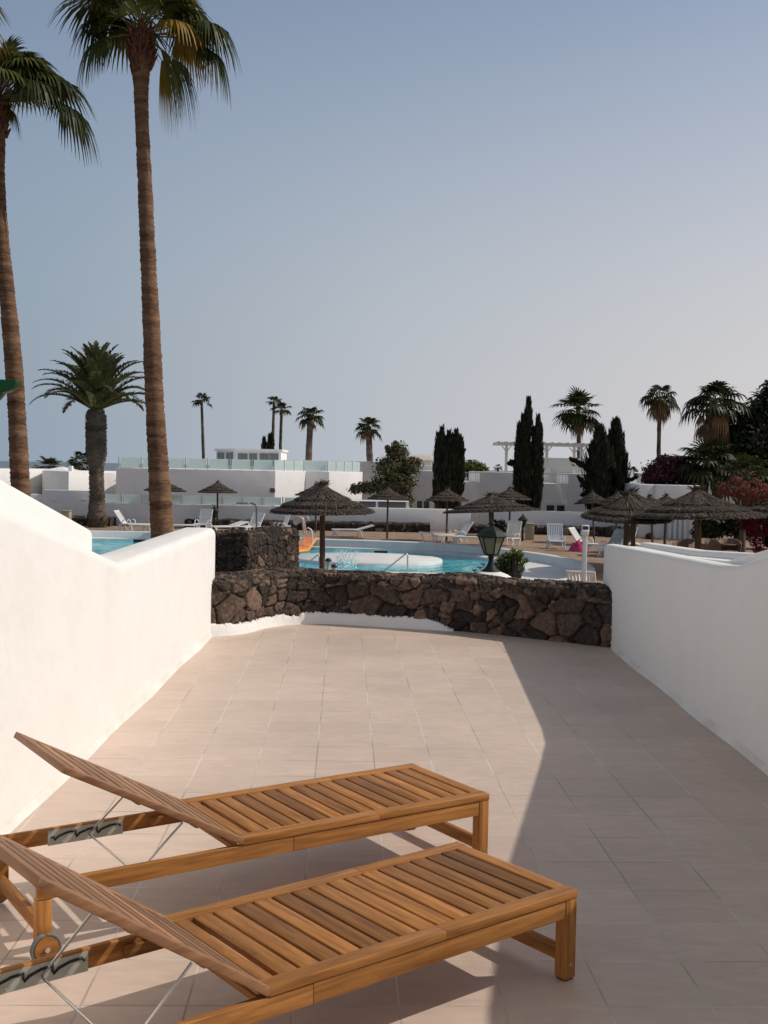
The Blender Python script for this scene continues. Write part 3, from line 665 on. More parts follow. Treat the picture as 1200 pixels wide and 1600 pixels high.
# ------------------------------------------------------------------ lantern on white pier, shower post, bush
LY = 14.0; lc = Q(767.5, 860, LY)
t = thing('pier', 'white rounded pier carrying the green lantern behind the lava wall', 'pier', (lc.x, LY, DK))
g = MB(); zb = Q(767, 893, LY).z; g.box((lc.x, LY, (DK+zb-.03)/2-.04), (.26, .26, zb-.06-DK)); g.build('pier_shaft', M_white, t, bevel=.02)
g = MB(); g.lathe((lc.x+.0, LY, zb-.085), [(.27, 0), (.27, .015), (.2, .055), (.12, .085), (.0, .088)], 24); g.build('pier_cap', M_white, t)
t = thing('lantern', 'green iron lantern with frosted panes on the white pier', 'lantern', (lc.x, LY, zb))
zl = lambda v: Q(767, v, LY).z
g = MB(); g.lathe((lc.x, LY, 0), [(.115, zb), (.11, zb+.012), (.07, zb+.04), (.045, zb+.09), (.03, zb+.13), (.028, zb+.16), (.045, zb+.17), (.03, zb+.185), (.06, zl(868)), (.085, zl(866))], 20); g.build('pedestal', M_iron, t)
zbot, ztop = zl(866), zl(838); r0, r1 = .085*1.0, .165
def cor(r, k, z): an = math.pi/3*k+math.pi/6+.25; return Vector((lc.x+r*math.cos(an), LY+r*math.sin(an), z))
cage = MB()
for k in range(6):
    cage.beam(cor(r0, k, zbot), cor(r1, k, ztop), .012, .012); cage.beam(cor(r1, k, ztop), cor(r1, k+1, ztop), .014, .014); cage.beam(cor(r0, k, zbot), cor(r0, k+1, zbot), .014, .014)
cage.build('cage', M_iron, t)
for k in range(6):
    g = MB(); s_ = .97; g.face([cor(r0*s_, k, zbot), cor(r0*s_, k+1, zbot), cor(r1*s_, k+1, ztop), cor(r1*s_, k, ztop)]); g.build('pane', M_lglass, t)
g = MB(); hexp = [(.185, zl(838)-.012), (.19, zl(838)+.004), (.13, zl(829)), (.06, zl(823.5)), (.03, zl(822)), (.028, zl(819)), (.042, zl(818)), (.035, zl(816)), (.0, zl(815))]
for i in range(len(hexp)-1):
    for k in range(6): g.face([cor(hexp[i][0], k, hexp[i][1]), cor(hexp[i][0], k+1, hexp[i][1]), cor(hexp[i+1][0], k+1, hexp[i+1][1]), cor(hexp[i+1][0], k, hexp[i+1][1])])
for k in range(6): g.tube([cor(.188, k, zl(838)), cor(.06, k, zl(823.5))], .006, 6)
g.build('roof', M_iron, t)
SY = 20.0; sc0 = Q(914, 840, SY)
t = thing('shower_post', 'slim white post with tilted control box beside the right wall', 'post', (sc0.x, SY, DK))
g = MB(); g.b2((sc0.x-.038, SY-.038, DK), (sc0.x+.038, SY+.038, Q(914, 832, SY).z)); g.build('post', M_plastic, t, bevel=.008)
zt_ = Q(914, 829, SY).z; g = MB(); g.box((sc0.x-.01, SY-.03, zt_-.04), (.13, .12, .09)); g.box((sc0.x, SY-.02, zt_+.04), (.13, .05, .12), 0, .5, Matrix.Rotation(rad(-25), 3, 'X')); g.build('control_box', M_plastic, t, bevel=.012)
g = MB(); g.box((sc0.x, SY-.05, zt_+.05), (.10, .012, .06), 0, .5, Matrix.Rotation(rad(-25), 3, 'X')); g.build('solar_panel', M_pane, t)

def leafcloud(g, lobes, n, size, rnd, shell=.55, flat=.0, aspect=1.7):
    """scatter leaf-sized kites through ellipsoid lobes (centre, radii, weight)"""
    ws = [l[2] for l in lobes]
    for _ in range(n):
        c, r, _w = rnd.choices(lobes, ws)[0]
        while True:
            d = Vector((rnd.gauss(0, 1), rnd.gauss(0, 1), rnd.gauss(0, 1)))
            if d.length > .1: break
        d.normalize(); q = shell+(1-shell)*rnd.random() if rnd.random() < .7 else rnd.random()**.5
        q *= 1+.12*rnd.gauss(0, 1)*(q > .8)
        p = Vector((c[0]+d.x*r[0]*q, c[1]+d.y*r[1]*q, c[2]+d.z*r[2]*q))
        s = size*rnd.uniform(.6, 1.4); a = Vector((rnd.gauss(0, 1), rnd.gauss(0, 1), rnd.gauss(0, .7))).normalized()
        nrm = (d+Vector((rnd.gauss(0, .6), rnd.gauss(0, .6), rnd.gauss(.4, .6)))).normalized(); b = nrm.cross(a)
        if b.length < .05: continue
        b.normalize(); a = b.cross(nrm)
        g.face([p-a*s*.5, p+b*s*.5/aspect, p+a*s*.5, p-b*s*.5/aspect], min(1, max(0, rnd.gauss(.45, .25))))
def branches(g, base, targets, r, rnd):
    base = Vector(base)
    for tg in targets:
        tg = Vector(tg); mid = base.lerp(tg, .5)+Vector((rnd.uniform(-.1, .1), rnd.uniform(-.1, .1), .1))*(tg-base).length
        g.tube([base, base.lerp(mid, .6), mid, tg], [r, r*.75, r*.5, r*.15], 7)
rnd = random.Random(8)
bc = Q(792, 884, 15.2)
t = thing('leafy_shrub', 'glossy green shrub with upright rosettes beside the lantern', 'shrub', (bc.x, 15.2, -.3))
g = MB(); st = MB()
for k in range(150):
    px = 768+rnd.triangular(0, 58, 26); tp = Q(px, rnd.uniform(868, 900)-(6 if px > 800 else 0), 15.2+rnd.uniform(-.25, .25))
    if px < 778 and tp.z > Q(780, 880, 15.2).z: continue
    st.tube([(bc.x+(tp.x-bc.x)*.3, tp.y, bc.z-.45), (tp.x, tp.y, tp.z-.03)], [.012, .005], 5)
    for j in range(9):
        an = j*2.4+rnd.random(); el = rnd.uniform(-.1, .9); d = Vector((math.cos(an)*math.cos(el), math.sin(an)*math.cos(el), math.sin(el))); s_ = d.cross(Vector((0, 0, 1))).normalized(); L_ = rnd.uniform(.06, .10)
        g.face([tp, tp+d*L_*.55+s_*L_*.22, tp+d*L_, tp+d*L_*.55-s_*L_*.22], rnd.random())
for (u, v) in ((755, 884), (750, 889), (741, 893), (746, 897), (757, 893)):
    tp = Q(u, v, 15.0); st.tube([(bc.x-.1, 15.0, bc.z-.4), (tp.x, tp.y, tp.z)], [.012, .005], 5)
    for j in range(8):
        an = j*2.4; d = Vector((math.cos(an), math.sin(an)*.6, .5)).normalized(); s_ = d.cross(Vector((0, 0, 1))).normalized(); g.face([tp, tp+d*.035+s_*.012, tp+d*.065, tp+d*.035-s_*.012], rnd.random()*.5)
g.build('foliage', M_leafg, t); st.build('stems', M_bark, t)

# ------------------------------------------------------------------ palms
def fan_frond(gl, gp, org, az, el, Lp, Lb, nleaf, rnd, droop=.5, tint=.5, seg=4, span=2.0, petr=.018, twist=0):
    d = Vector((math.cos(az)*math.cos(el), math.sin(az)*math.cos(el), math.sin(el)))
    sag = Lp*.18
    hub = org+d*Lp-Vector((0, 0, sag)); mid = org+d*Lp*.5-Vector((0, 0, sag*.2))
    gp.tube([org, mid, hub], [petr, petr*.75, petr*.5], 5, caps=False)
    fwd = (d-Vector((0, 0, .35+.25*droop))).normalized()
    side = fwd.cross(Vector((0, 0, 1)));
    if side.length < .05: side = Vector((-math.sin(az), math.cos(az), 0))
    side.normalize(); nrm = side.cross(fwd).normalized()
    if twist: side = (side*math.cos(twist)+nrm*math.sin(twist)); nrm = side.cross(fwd).normalized()
    step = 2*span/nleaf
    for i in range(nleaf):
        a = -span+(i+.5)*step; ll = Lb*(1-.28*(abs(a)/span)**2)*rnd.uniform(.88, 1.08)
        dr = fwd*math.cos(a)+side*math.sin(a)
        wmax = ll*.5*step*.62
        pl = []
        for s in range(seg+1):
            q = s/seg; z = -droop*ll*(.12*q+.75*max(0, q-.35)**1.6*1.6)
            p = hub+dr*ll*q*(1-.28*droop*q)+Vector((0, 0, z))+nrm*(.05*ll*math.sin(q*3.1)*(1-abs(a)/span))
            wd = wmax*(min(1, q/.5) if q < .55 else max(.06, (1-q)/.45))
            sv = (side*math.cos(a)-fwd*math.sin(a))
            pl.append((p-sv*wd, p+sv*wd+nrm*wd*.35))
        tt = min(1, max(0, tint+rnd.uniform(-.15, .15)))
        for s in range(seg): gl.face([pl[s][0], pl[s][1], pl[s+1][1], pl[s+1][0]], tt+(.25 if s >= seg-1 else 0)*rnd.random())

def trunk_mesh(g, path, widths, rnd, step=.05, n=20, rough=.06, ringamp=.05):
    path = [Vector(p) for p in path]; L = [0]
    for a, b in zip(path, path[1:]): L.append(L[-1]+(b-a).length)
    k = max(4, int(L[-1]/step)); S = np.linspace(0, L[-1], k)
    def ip(vals): return np.interp(S, L, vals)
    X, Y, Z, W = ip([p.x for p in path]), ip([p.y for p in path]), ip([p.z for p in path]), ip(widths)
    ks = max(3, k//14); ker = np.ones(ks)/ks
    sm = lambda a: np.convolve(np.pad(a, ks, 'edge'), ker, 'same')[ks:-ks]
    X, Y, W = sm(X), sm(Y), sm(W); vs = []
    lf = np.array([rnd.uniform(-1, 1) for _ in range(k//6+3)])
    for i in range(k):
        r = W[i]*(1+ringamp*(1 if i % 2 else -.6)*rnd.random()+.035*np.interp(i/6, range(len(lf)), lf))
        for j in range(n):
            an = 2*math.pi*j/n; q = r*(1+rough*rnd.uniform(-1, 1)); vs.append((X[i]+q*math.cos(an), Y[i]+q*math.sin(an), Z[i]+rnd.uniform(-.2, .2)*step))
    fs = [(i*n+j, i*n+(j+1) % n, (i+1)*n+(j+1) % n, (i+1)*n+j) for i in range(k-1) for j in range(n)]
    g.add(vs, fs, .5, True)

def fan_palm(label, path, widths, crown_r, nf, nleaf, seed, seg=3, skirt=0, droop=.6, group=None, hand=None, boots=True, step=.06, ntr=14, upl=.0, tintb=.5, yellow=0, elr=(-.5, 1.25), petfrac=.5, clip=None):
    rnd = random.Random(seed); top = Vector(path[-1]); base = Vector(path[0])
    t = thing('fan_palm', label, 'palm tree', base, 0, group)
    g = MB(); trunk_mesh(g, path, widths, rnd, step, ntr); g.build('trunk', M_trunk if crown_r > 1.3 and ntr > 12 else M_trunkd, t)
    gl = MB(); gp = MB(); gy = MB()
    for k in range(nf):
        el = elr[0]+(elr[1]-elr[0])*((k+.5)/nf); az = k*2.39996+rnd.uniform(-.3, .3)
        f = 1-.25*max(0, el-.6); tot = crown_r*f*rnd.uniform(.85, 1.1)
        tgt = gy if rnd.random() < yellow and el < .5 else gl
        fan_frond(tgt, gp, top+Vector((0, 0, rnd.uniform(-.1, .15)*crown_r)), az, el, tot*petfrac, tot*(1.05-petfrac), nleaf, rnd, droop*(1.1-.45*max(0, el)), tintb+rnd.uniform(-.25, .25), seg, petr=.012*crown_r)
    if hand:
        for (tg, az, el, Lp, Lb, dr, tn, tw) in hand:
            fan_frond({'g': gl, 'y': gy}[tg], gp, top, az, el, Lp, Lb, 34, rnd, dr, tn, seg+1, petr=.02, twist=tw, span=.62 if tw > .8 else 2.0)
    gl.build('crown', M_fan if ntr > 9 else M_fanf, t); gp.build('leaf_stalks', M_pet, t)
    if gy.v: gy.build('yellow_fronds', M_fanY, t)
    if skirt:
        gs = MB(); g2 = MB()
        for k in range(skirt):
            el = rnd.uniform(-1.1, .15); az = k*2.39996+rnd.uniform(-.4, .4)
            fan_frond(gs, g2, top-Vector((0, 0, crown_r*rnd.uniform(.0, .35))), az, el, crown_r*rnd.uniform(.15, .42), crown_r*rnd.uniform(.3, .5), max(8, nleaf-4), rnd, 1.3, rnd.random(), seg, span=1.3, petr=.01*crown_r)
        gs.v += []; gs.build('dead_frond_skirt', M_dead, t)
    if boots:
        gb = MB(); d = (Vector(path[-1])-Vector(path[-2])).normalized(); wr = widths[-1]
        for k in range(int(60 if crown_r > 1.3 and ntr > 12 else 14)):
            az = k*2.39996; z = rnd.uniform(-.75, .05)*crown_r*.5; b0 = top+d*z+Vector((math.cos(az), math.sin(az), 0))*wr*.75
            gb.tube([b0, b0+Vector((math.cos(az)*.45, math.sin(az)*.45, .8))*wr*rnd.uniform(.8, 1.6)], [wr*.28, wr*.08], 5)
        gb.build('leaf_bases', M_boot, t)
    return t
def trunkpath(pts, Y):   # pts = [(u, v, width_px)]
    return [Q(u, v, Y) for u, v, _ in pts], [w_*Y/FPX/2 for _, _, w_ in pts]

Y1 = 22.0
pp, ww = trunkpath([(258, 925, 37), (254, 842, 35), (250, 770, 33), (245, 690, 30), (240, 600, 28.5), (236, 500, 26), (231, 400, 24), (227, 300, 22), (222, 200, 20.5), (220, 140, 21), (221, 100, 28), (222, 55, 34)], Y1)
pp[0].z = DK
px = Y1/FPX
hand = [('g', math.pi, .42, 75*px, 62*px, 1.0, .12, 0), ('g', math.pi+.15, .02, 58*px, 72*px, 1.25, .3, .3), ('g', -.05, .35, 105*px, 80*px, 1.0, .2, 0), ('g', .1, .05, 98*px, 75*px, 1.3, .2, -.3),
        ('g', .2, -.45, 50*px, 78*px, 1.1, .6, 1.2), ('g', -.5, -.5, 42*px, 85*px, 1.1, .8, 1.0), ('y', 1.0, -.35, 45*px, 80*px, 1.2, .3, .9), ('y', -.35, .38, 60*px, 75*px, .8, .6, 0), ('g', math.pi-.4, .8, 65*px, 85*px, .9, .3, 0), ('g', .3, .75, 80*px, 90*px, .9, .25, 0), ('y', .5, .3, 70*px, 70*px, 1.1, .3, .2)]
fan_palm('tall slender fan palm with brown ringed trunk beyond the left wall', pp, ww, 1.95, 20, 34, 5, seg=5, droop=.8, hand=hand, step=.045, ntr=22, elr=(.45, 1.35), yellow=.12, petfrac=.5)
Y2 = 24.0
pp, ww = trunkpath([(36, 880, 33), (33, 790, 31), (31, 740, 29), (29, 700, 28), (25, 620, 27), (18, 530, 26), (11, 460, 24), (4, 390, 22), (-1, 320, 20.5), (-4, 250, 20), (-4, 215, 24), (-3, 160, 30)], Y2)
pp[0].z = DK; px = Y2/FPX
hand = [('g', 0, .50, 98*px, 82*px, .75, .1, 0), ('g', .05, .15, 100*px, 88*px, 1.0, .15, .1), ('g', -.3, .9, 60*px, 85*px, .7, .3, 0), ('g', .2, -.25, 15*px, 40*px, 1.1, .6, 0), ('g', .3, .75, 85*px, 70*px, .8, .15, 0), ('g', -.1, 1.0, 70*px, 80*px, .6, .4, 0), ('g', -.5, .45, 80*px, 75*px, 1.0, .1, 0), ('g', .1, 1.05, 75*px, 75*px, .6, .3, 0), ('g', .6, .95, 80*px, 75*px, .7, .4, 0)]
fan_palm('tall fan palm with curved trunk cut by the left picture edge', pp, ww, 1.9, 22, 34, 9, seg=5, droop=.7, hand=hand, step=.045, ntr=22, elr=(.5, 1.35))
pp, ww = trunkpath([(-125, 900, 26), (-120, 500, 24), (-112, 200, 20), (-108, 20, 22)], 21.0); pp[0].z = DK; px = 21/FPX
fan_palm('fan palm outside the left edge, showing only golden frond tips', pp, ww, 1.5, 12, 24, 12, seg=3, elr=(.3, 1.3), hand=[('y', 0, .12, 68*px, 74*px, .75, .6, 0)], ntr=10, step=.2)

# date palm
def date_palm(label, u, vb, vtop, Y, crown_px, seed):
    rnd = random.Random(seed)
    prof = [(0, 28), (.06, 34), (.11, 27), (.2, 23.5), (.42, 21), (.5, 22), (.56, 27), (.62, 31), (.9, 31), (.96, 29), (1.0, 22)]
    pts = [(u+(2 if q < .3 else 1)-q*1, vb+(vtop-vb)*q, w_) for q, w_ in prof]
    pp, ww = trunkpath(pts, Y); pp[0].z = DK-.02
    t = thing('date_palm', label, 'palm tree', pp[0])
    g = MB(); trunk_mesh(g, pp, ww, rnd, .10, 26, .07, .09)
    g.build('trunk', M_trunkd, t)
    gb = MB()       # diamond leaf scars
    for k in range(900):
        q = rnd.random(); z = pp[0].z+(pp[-1].z-pp[0].z)*q; r = np.interp(z, [p.z for p in pp], ww); x = np.interp(z, [p.z for p in pp], [p.x for p in pp]); az = rnd.uniform(-math.pi, math.pi)
        c = Vector((x, Y, z))+Vector((math.cos(az), math.sin(az), 0))*r*1.0; o_ = Vector((math.cos(az), math.sin(az), 0)); s_ = Vector((-math.sin(az), math.cos(az), 0)); s = .07
        gb.add([c-s_*s, c-Vector((0, 0, s*.8)), c+s_*s, c+Vector((0, 0, s*.8)), c+o_*.05+Vector((0, 0, .05))], [(0, 1, 4), (1, 2, 4), (2, 3, 4), (3, 0, 4)], .5)
    gb.build('leaf_scars', M_trunkd, t)
    top = pp[-1]; R = crown_px*Y/FPX; gl = MB(); gr = MB()
    N = 64
    for k in range(N):
        e0 = rad(8)+rad(78)*((k+.5)/N)**.85; az = k*2.39996+rnd.uniform(-.15, .15); Lf = R*rnd.uniform(1.05, 1.25)
        p = top+Vector((math.cos(az), math.sin(az), 0))*.15; el = e0+.25; seg = 14; pts = [p.copy()]; dirs = []
        for s in range(seg):
            d = Vector((math.cos(az)*math.cos(el), math.sin(az)*math.cos(el), math.sin(el))); dirs.append(d); p = p+d*Lf/seg; pts.append(p.copy()); el -= (.062+.055*math.cos(e0))*(.15+1.75*s/seg)
        gr.tube(pts, [.05*(1-i/(seg+1)) + .008 for i in range(seg+1)], 4, caps=False)
        tn = rnd.uniform(.1, .8)
        for s in range(4*seg):
            q = (s+.5)/(4*seg)
            if q < .13: continue
            i = min(seg-1, int(q*seg)); b = pts[i].lerp(pts[i+1], q*seg-i); d = dirs[i]; sd = d.cross(Vector((0, 0, 1))).normalized(); up = sd.cross(d)
            ll = Lf*.165*math.sin(math.pi*min(1, .15+q*.85))**.6*(1.15-.35*q)
            for sg in (-1, 1):
                dd = (sd*sg*.75+d*.65+up*.38+Vector((0, 0, -.1))+Vector((rnd.gauss(0, .08), rnd.gauss(0, .08), rnd.gauss(0, .1)))).normalized(); wv = dd.cross(up).normalized()*.05
                gl.face([b-wv, b+wv, b+dd*ll*.6+wv*.8-Vector((0, 0, ll*.03)), b+dd*ll-Vector((0, 0, ll*.14))], min(1, tn+rnd.uniform(-.1, .2)))
    gl.build('crown', M_feather, t); gr.build('leaf_ribs', M_pet, t)
date_palm('thick trunked date palm with arching feather crown beside the left trunks', 150, 822, 640, 57.5, 92, 4)

# distant fan palms
GP = 'fan palms standing behind the white buildings'
def far_palm(label, pts, Y, crown_px, seed, nf=22, nleaf=11, skirt=0, droop=.55, elr=(-.55, 1.25), tintb=.3, name=None):
    pp, ww = trunkpath(pts, Y); pp[0].z = DK
    return fan_palm(label, pp, ww, crown_px*Y/FPX, nf, nleaf, seed, seg=2 if Y > 85 else 3, skirt=skirt, droop=droop, group=GP, boots=False, step=.35, ntr=9, elr=elr, tintb=tintb)
far_palm('solitary thin palm with a small crown left of the rooftop penthouse', [(318, 815, 6), (318, 715, 5), (315, 626, 4)], 120, 21, 31, 15, 9, elr=(-.15, 1.4))
far_palm('taller of the two slim palms above the rooftop penthouse', [(425, 815, 6), (426, 700, 5), (428, 628, 4)], 125, 17, 32, 15, 9, elr=(-.1, 1.4))
far_palm('shorter slim palm close right of the taller one above the penthouse', [(440, 815, 6), (438, 700, 5), (440, 640, 4.5)], 118, 20, 33, 16, 9, elr=(-.2, 1.4))
far_palm('stout trunked palm with drooping brownish crown over the roof wall', [(482, 815, 12), (482, 720, 10), (485, 650, 9)], 95, 27, 34, 20, 10, skirt=5, elr=(-.4, 1.3))
far_palm('stout palm with rusty crown left of the leafy tree', [(578, 815, 12), (578, 720, 10.5), (575, 666, 9)], 92, 26, 35, 20, 10, skirt=10, elr=(-.4, 1.2))
far_palm('full green palm rising behind the rooftop pergola', [(905, 815, 9), (905, 710, 7), (903, 640, 6.5)], 82, 44, 36, 34, 12, skirt=6, droop=.3, elr=(-.8, 1.4))
far_palm('palm with a shaggy brown skirt above the maroon bougainvillea', [(1029, 815, 8), (1029, 715, 6.5), (1031, 622, 6)], 80, 38, 37, 20, 12, skirt=34, droop=.8, elr=(-.2, 1.25))
far_palm('large shaggy palm with brown dead fronds at the right', [(1122, 815, 18), (1120, 720, 16), (1116, 636, 15)], 62, 62, 38, 26, 14, skirt=34, droop=.7, elr=(-.1, 1.3))
far_palm('dark green palm crown cut by the right picture edge', [(1208, 815, 16), (1206, 720, 15), (1200, 650, 14)], 64, 62, 39, 34, 14, droop=.6, elr=(-.4, 1.3))
far_palm('low bushy palm under the big shaggy palm', [(1098, 815, 14), (1100, 760, 13), (1104, 725, 12)], 60, 62, 40, 34, 13, droop=.5, elr=(-.5, 1.3))
far_palm('low green palm in front of the dark tree at the right', [(1165, 815, 14), (1165, 770, 13), (1165, 750, 12)], 57, 60, 41, 34, 13, droop=.5, elr=(-.4, 1.3), tintb=.5)
far_palm('low rounded palm behind the cream roofs at the left', [(78, 815, 9), (78, 745, 9), (78, 730, 8)], 88, 27, 42, 22, 12, droop=.2, elr=(-.3, 1.3))
far_palm('tiny palm tuft left of the low rounded palm behind cream roofs', [(58, 815, 6), (58, 740, 6), (58, 731, 5)], 92, 10, 43, 10, 9, elr=(-.3, 1.3))
far_palm('brownish bushy palm just left of the date palm trunk', [(125, 815, 9), (125, 740, 9), (125, 722, 8)], 86, 26, 44, 16, 12, skirt=18, elr=(-.1, 1.2))
far_palm('small distant palm left of the pergola post', [(778, 815, 4), (778, 745, 4), (778, 731, 3)], 130, 9, 45, 12, 8, elr=(-.3, 1.3))
far_palm('small round palm between the cypresses and the maroon bougainvillea', [(988, 815, 6), (988, 750, 6), (988, 738, 5)], 95, 15, 46, 18, 9, skirt=6, elr=(-.3, 1.3))

# ------------------------------------------------------------------ trees and shrubs
def L3(u, v, Y, ru, rv, ry=None, w_=None):
    c = Q(u, v, Y); k = Y/FPX; return ((c.x, c.y, c.z), (ru*k, (ry or ru)*k, rv*k), w_ or ru*rv)
def tree(name, label, cat, Y, lobes, n, size, m, seed, trunk=(0, 815), group=None, shell=.5, tr=.12, pname='crown'):
    rnd = random.Random(seed); lb = [L3(*l[:2], Y+(l[4] if len(l) > 4 else 0), l[2], l[3]) for l in lobes]
    b = Q(trunk[0], trunk[1], Y); b.z = DK; t = thing(name, label, cat, b, 0, group)
    g = MB(); leafcloud(g, lb, n, size, rnd, shell); g.build(pname, m, t)
    g = MB(); mid = Vector((b.x, b.y, DK+.45*(max(l[0][2] for l in lb)-DK))); g.tube([b, mid], [tr*1.3, tr], 8); branches(g, mid, [l[0] for l in lb], tr*.8, rnd); g.build('trunk', M_bark, t)
    return t
tree('broadleaf_tree', 'loose leafy tree between the left building and the right white house', 'tree', 63.5,
     [(622, 705, 18, 16), (610, 730, 26, 20), (640, 728, 20, 16), (625, 752, 28, 20), (600, 758, 24, 16), (575, 762, 20, 11), (556, 764, 12, 9), (650, 722, 10, 8), (630, 778, 18, 14), (618, 694, 5, 6), (606, 702, 5, 8)], 9000, .16, M_leaf, 1, (622, 830))
tree('round_tree', 'light green rounded tree behind the right white house roof', 'tree', 80, [(740, 730, 20, 12), (728, 736, 14, 9), (752, 735, 11, 8)], 1500, .28, M_leafg, 2, (740, 800))
tree('ficus_tree', 'huge almost black tree filling the right edge above the parasols', 'tree', 62,
     [(1165, 690, 42, 45), (1195, 670, 35, 60), (1150, 730, 45, 35), (1195, 740, 40, 40), (1210, 620, 25, 30), (1135, 700, 22, 30)], 16000, .28, M_dark, 3, (1180, 815), shell=.2, tr=.35)
def cypress(label, Y, spires, n, seed, side=()):
    rnd = random.Random(seed); b = Q(spires[0][0], 815, Y); b.z = DK; t = thing('cypress', label, 'cypress tree', b, 0, 'dark cypresses in front of the right white house')
    g = MB(); gt = MB(); k = Y/FPX
    tot = sum(s[3]*(s[2]-s[1]) for s in spires)
    for (u, v0, v1, r) in spires:      # u centre, v top, v bottom, radius px
        top = Q(u, v0, Y); bot = Q(u, v1, Y); H = top.z-bot.z; m = int(n*r*(v1-v0)/tot)
        ph = [rnd.uniform(0, 6) for _ in range(4)]
        for _ in range(m):
            q = rnd.random(); an = rnd.uniform(0, 2*math.pi)
            rr = r*k*min(1, (1-q)*2.6+.10)**.8*(.75+.25*min(1, q*8))*(1+.22*math.sin(an*2+q*9+ph[0])+.15*math.sin(an*5+q*23+ph[1]))
            f = rnd.random()**.4; p = Vector((bot.x+math.cos(an)*rr*f, Y+math.sin(an)*rr*f, bot.z+q*H)); s = rnd.uniform(.18, .5)
            d = Vector((math.cos(an)*.25, math.sin(an)*.25, 1)).normalized(); sv = Vector((-math.sin(an), math.cos(an), 0))
            g.face([p, p+sv*s*.16+d*s*.4, p+d*s, p-sv*s*.16+d*s*.4], max(0, min(1, rnd.gauss(.4, .3))))
        gt.tube([(bot.x, Y, DK), (bot.x, Y, bot.z+H*.7)], [.16, .04], 7)
    for (u0, v0, u1, v1, r) in side:
        a = Q(u0, v0, Y); b2 = Q(u1, v1, Y-.3); gt.tube([a, b2], [.06, .02], 6)
        for _ in range(160):
            q = rnd.random(); p = a.lerp(b2, q)+Vector((rnd.gauss(0, 1), rnd.gauss(0, 1), rnd.gauss(0, 1)))*r*k*.5*(1.1-q); d = ((b2-a).normalized()+Vector((0, 0, .5))+Vector((rnd.gauss(0, .3), rnd.gauss(0, .3), rnd.gauss(0, .3)))).normalized(); sv = d.cross(Vector((0, 1, 0))).normalized(); s = .25
            g.face([p, p+sv*.05+d*s*.4, p+d*s, p-sv*.05+d*s*.4], rnd.random()*.6)
    g.build('crown', M_cyp, t); gt.build('trunk', M_bark, t)
cypress('broad flat topped cypress at the left end of the right white house', 62.5, [(682, 684, 790, 6), (688, 673, 795, 7), (692, 690, 800, 8), (699, 680, 797, 6), (706, 686, 795, 9), (711, 679, 790, 8), (718, 688, 775, 6), (698, 700, 802, 13)], 8500, 51, [(716, 722, 725, 706, 5)])
cypress('tallest twin spired cypress in front of the rooftop pergola', 62.5, [(808, 668, 785, 6), (814, 655, 795, 8), (822, 628, 798, 8), (819, 648, 795, 7), (837, 655, 798, 7), (842, 670, 785, 5), (832, 672, 798, 5), (819, 712, 802, 15), (836, 705, 795, 10)], 9500, 52, [(806, 722, 797, 726, 5)])
cypress('pointed cypress with stray arms left of its narrower twin', 61.0, [(934, 672, 800, 21), (926, 700, 798, 11), (944, 700, 798, 11)], 6500, 53, [(925, 735, 893, 719, 8), (920, 765, 905, 748, 7), (922, 770, 912, 775, 5)])
cypress('narrow pointed cypress with small side arm beside the white buttress', 61.8, [(959, 662, 795, 17), (966, 690, 795, 13), (952, 700, 798, 10)], 6500, 54, [(968, 758, 992, 748, 5)])
cypress('small dark cypress pair seen over the rooftop penthouse', 110, [(412, 686, 720, 4), (421, 682, 720, 5), (424, 680, 720, 4)], 1500, 55)
tree('bougainvillea_hedge', 'maroon bougainvillea mound above the white house at the right', 'hedge', 60.5,
     [(1030, 740, 26, 20), (1055, 735, 28, 22), (1080, 740, 24, 20), (1015, 748, 14, 12), (1045, 722, 22, 12)], 14000, .15, M_boug, 4, (1050, 800), pname='flowering_crown')
tree('bougainvillea_bush', 'red and green bougainvillea bush behind the large right parasol', 'bush', 46,
     [(1140, 765, 22, 12), (1165, 770, 24, 16), (1150, 752, 12, 8), (1190, 768, 20, 14), (1180, 755, 10, 8)], 7000, .09, M_red, 6, (1160, 830), pname='flowering_crown')
tree('bougainvillea_vine', 'bright magenta bougainvillea trailing down beside the wicker chairs', 'vine', 37.0,
     [(1172, 815, 16, 20), (1180, 840, 14, 16), (1162, 820, 9, 10), (1198, 825, 10, 14), (1186, 862, 12, 14)], 2600, .07, M_mag, 7, (1185, 860), pname='flowering_crown', tr=.03)
tree('dark_hedge', 'dark green hedge behind the wicker chairs', 'hedge', 50.5,
     [(1115, 820, 28, 20), (1150, 815, 30, 24), (1185, 815, 30, 26), (1205, 800, 26, 30), (1210, 840, 20, 20), (1100, 835, 20, 14)], 8000, .22, M_dark, 8, (1150, 850), shell=.3, pname='foliage')

# ------------------------------------------------------------------ buildings
def Xat(u, Y): return Q(u, 760, Y).x
def Zat(v, Y, u=600): return Q(u, v, Y).z
def glassrail(parent, pts, z0, z1, npan, nm='balustrade'):
    """run of frosted panels with posts along a polyline"""
    for (a, b), n in zip(zip(pts, pts[1:]), npan):
        a = Vector((a[0], a[1], 0)); b = Vector((b[0], b[1], 0)); d = (b-a); L_ = d.length; d.normalize(); an = math.atan2(d.y, d.x)
        for i in range(n+(1 if b.x == pts[-1][0] else 0)):
            p = a+d*L_*i/n; rl = MB(); rl.box((p.x, p.y, (z0+z1)/2+.02), (.07, .07, z1-z0+.04), an); rl.build('balustrade_post', M_railpost, parent)
        for i in range(n):
            p = a+d*(L_*i/n+.10); q = a+d*(L_*(i+1)/n-.10); c = (p+q)/2
            gl = MB(); gl.box((c.x, c.y, (z0+z1)/2+.02), ((q-p).length, .016, z1-z0-.03), an); gl.build('glass_panel', M_rail, parent)
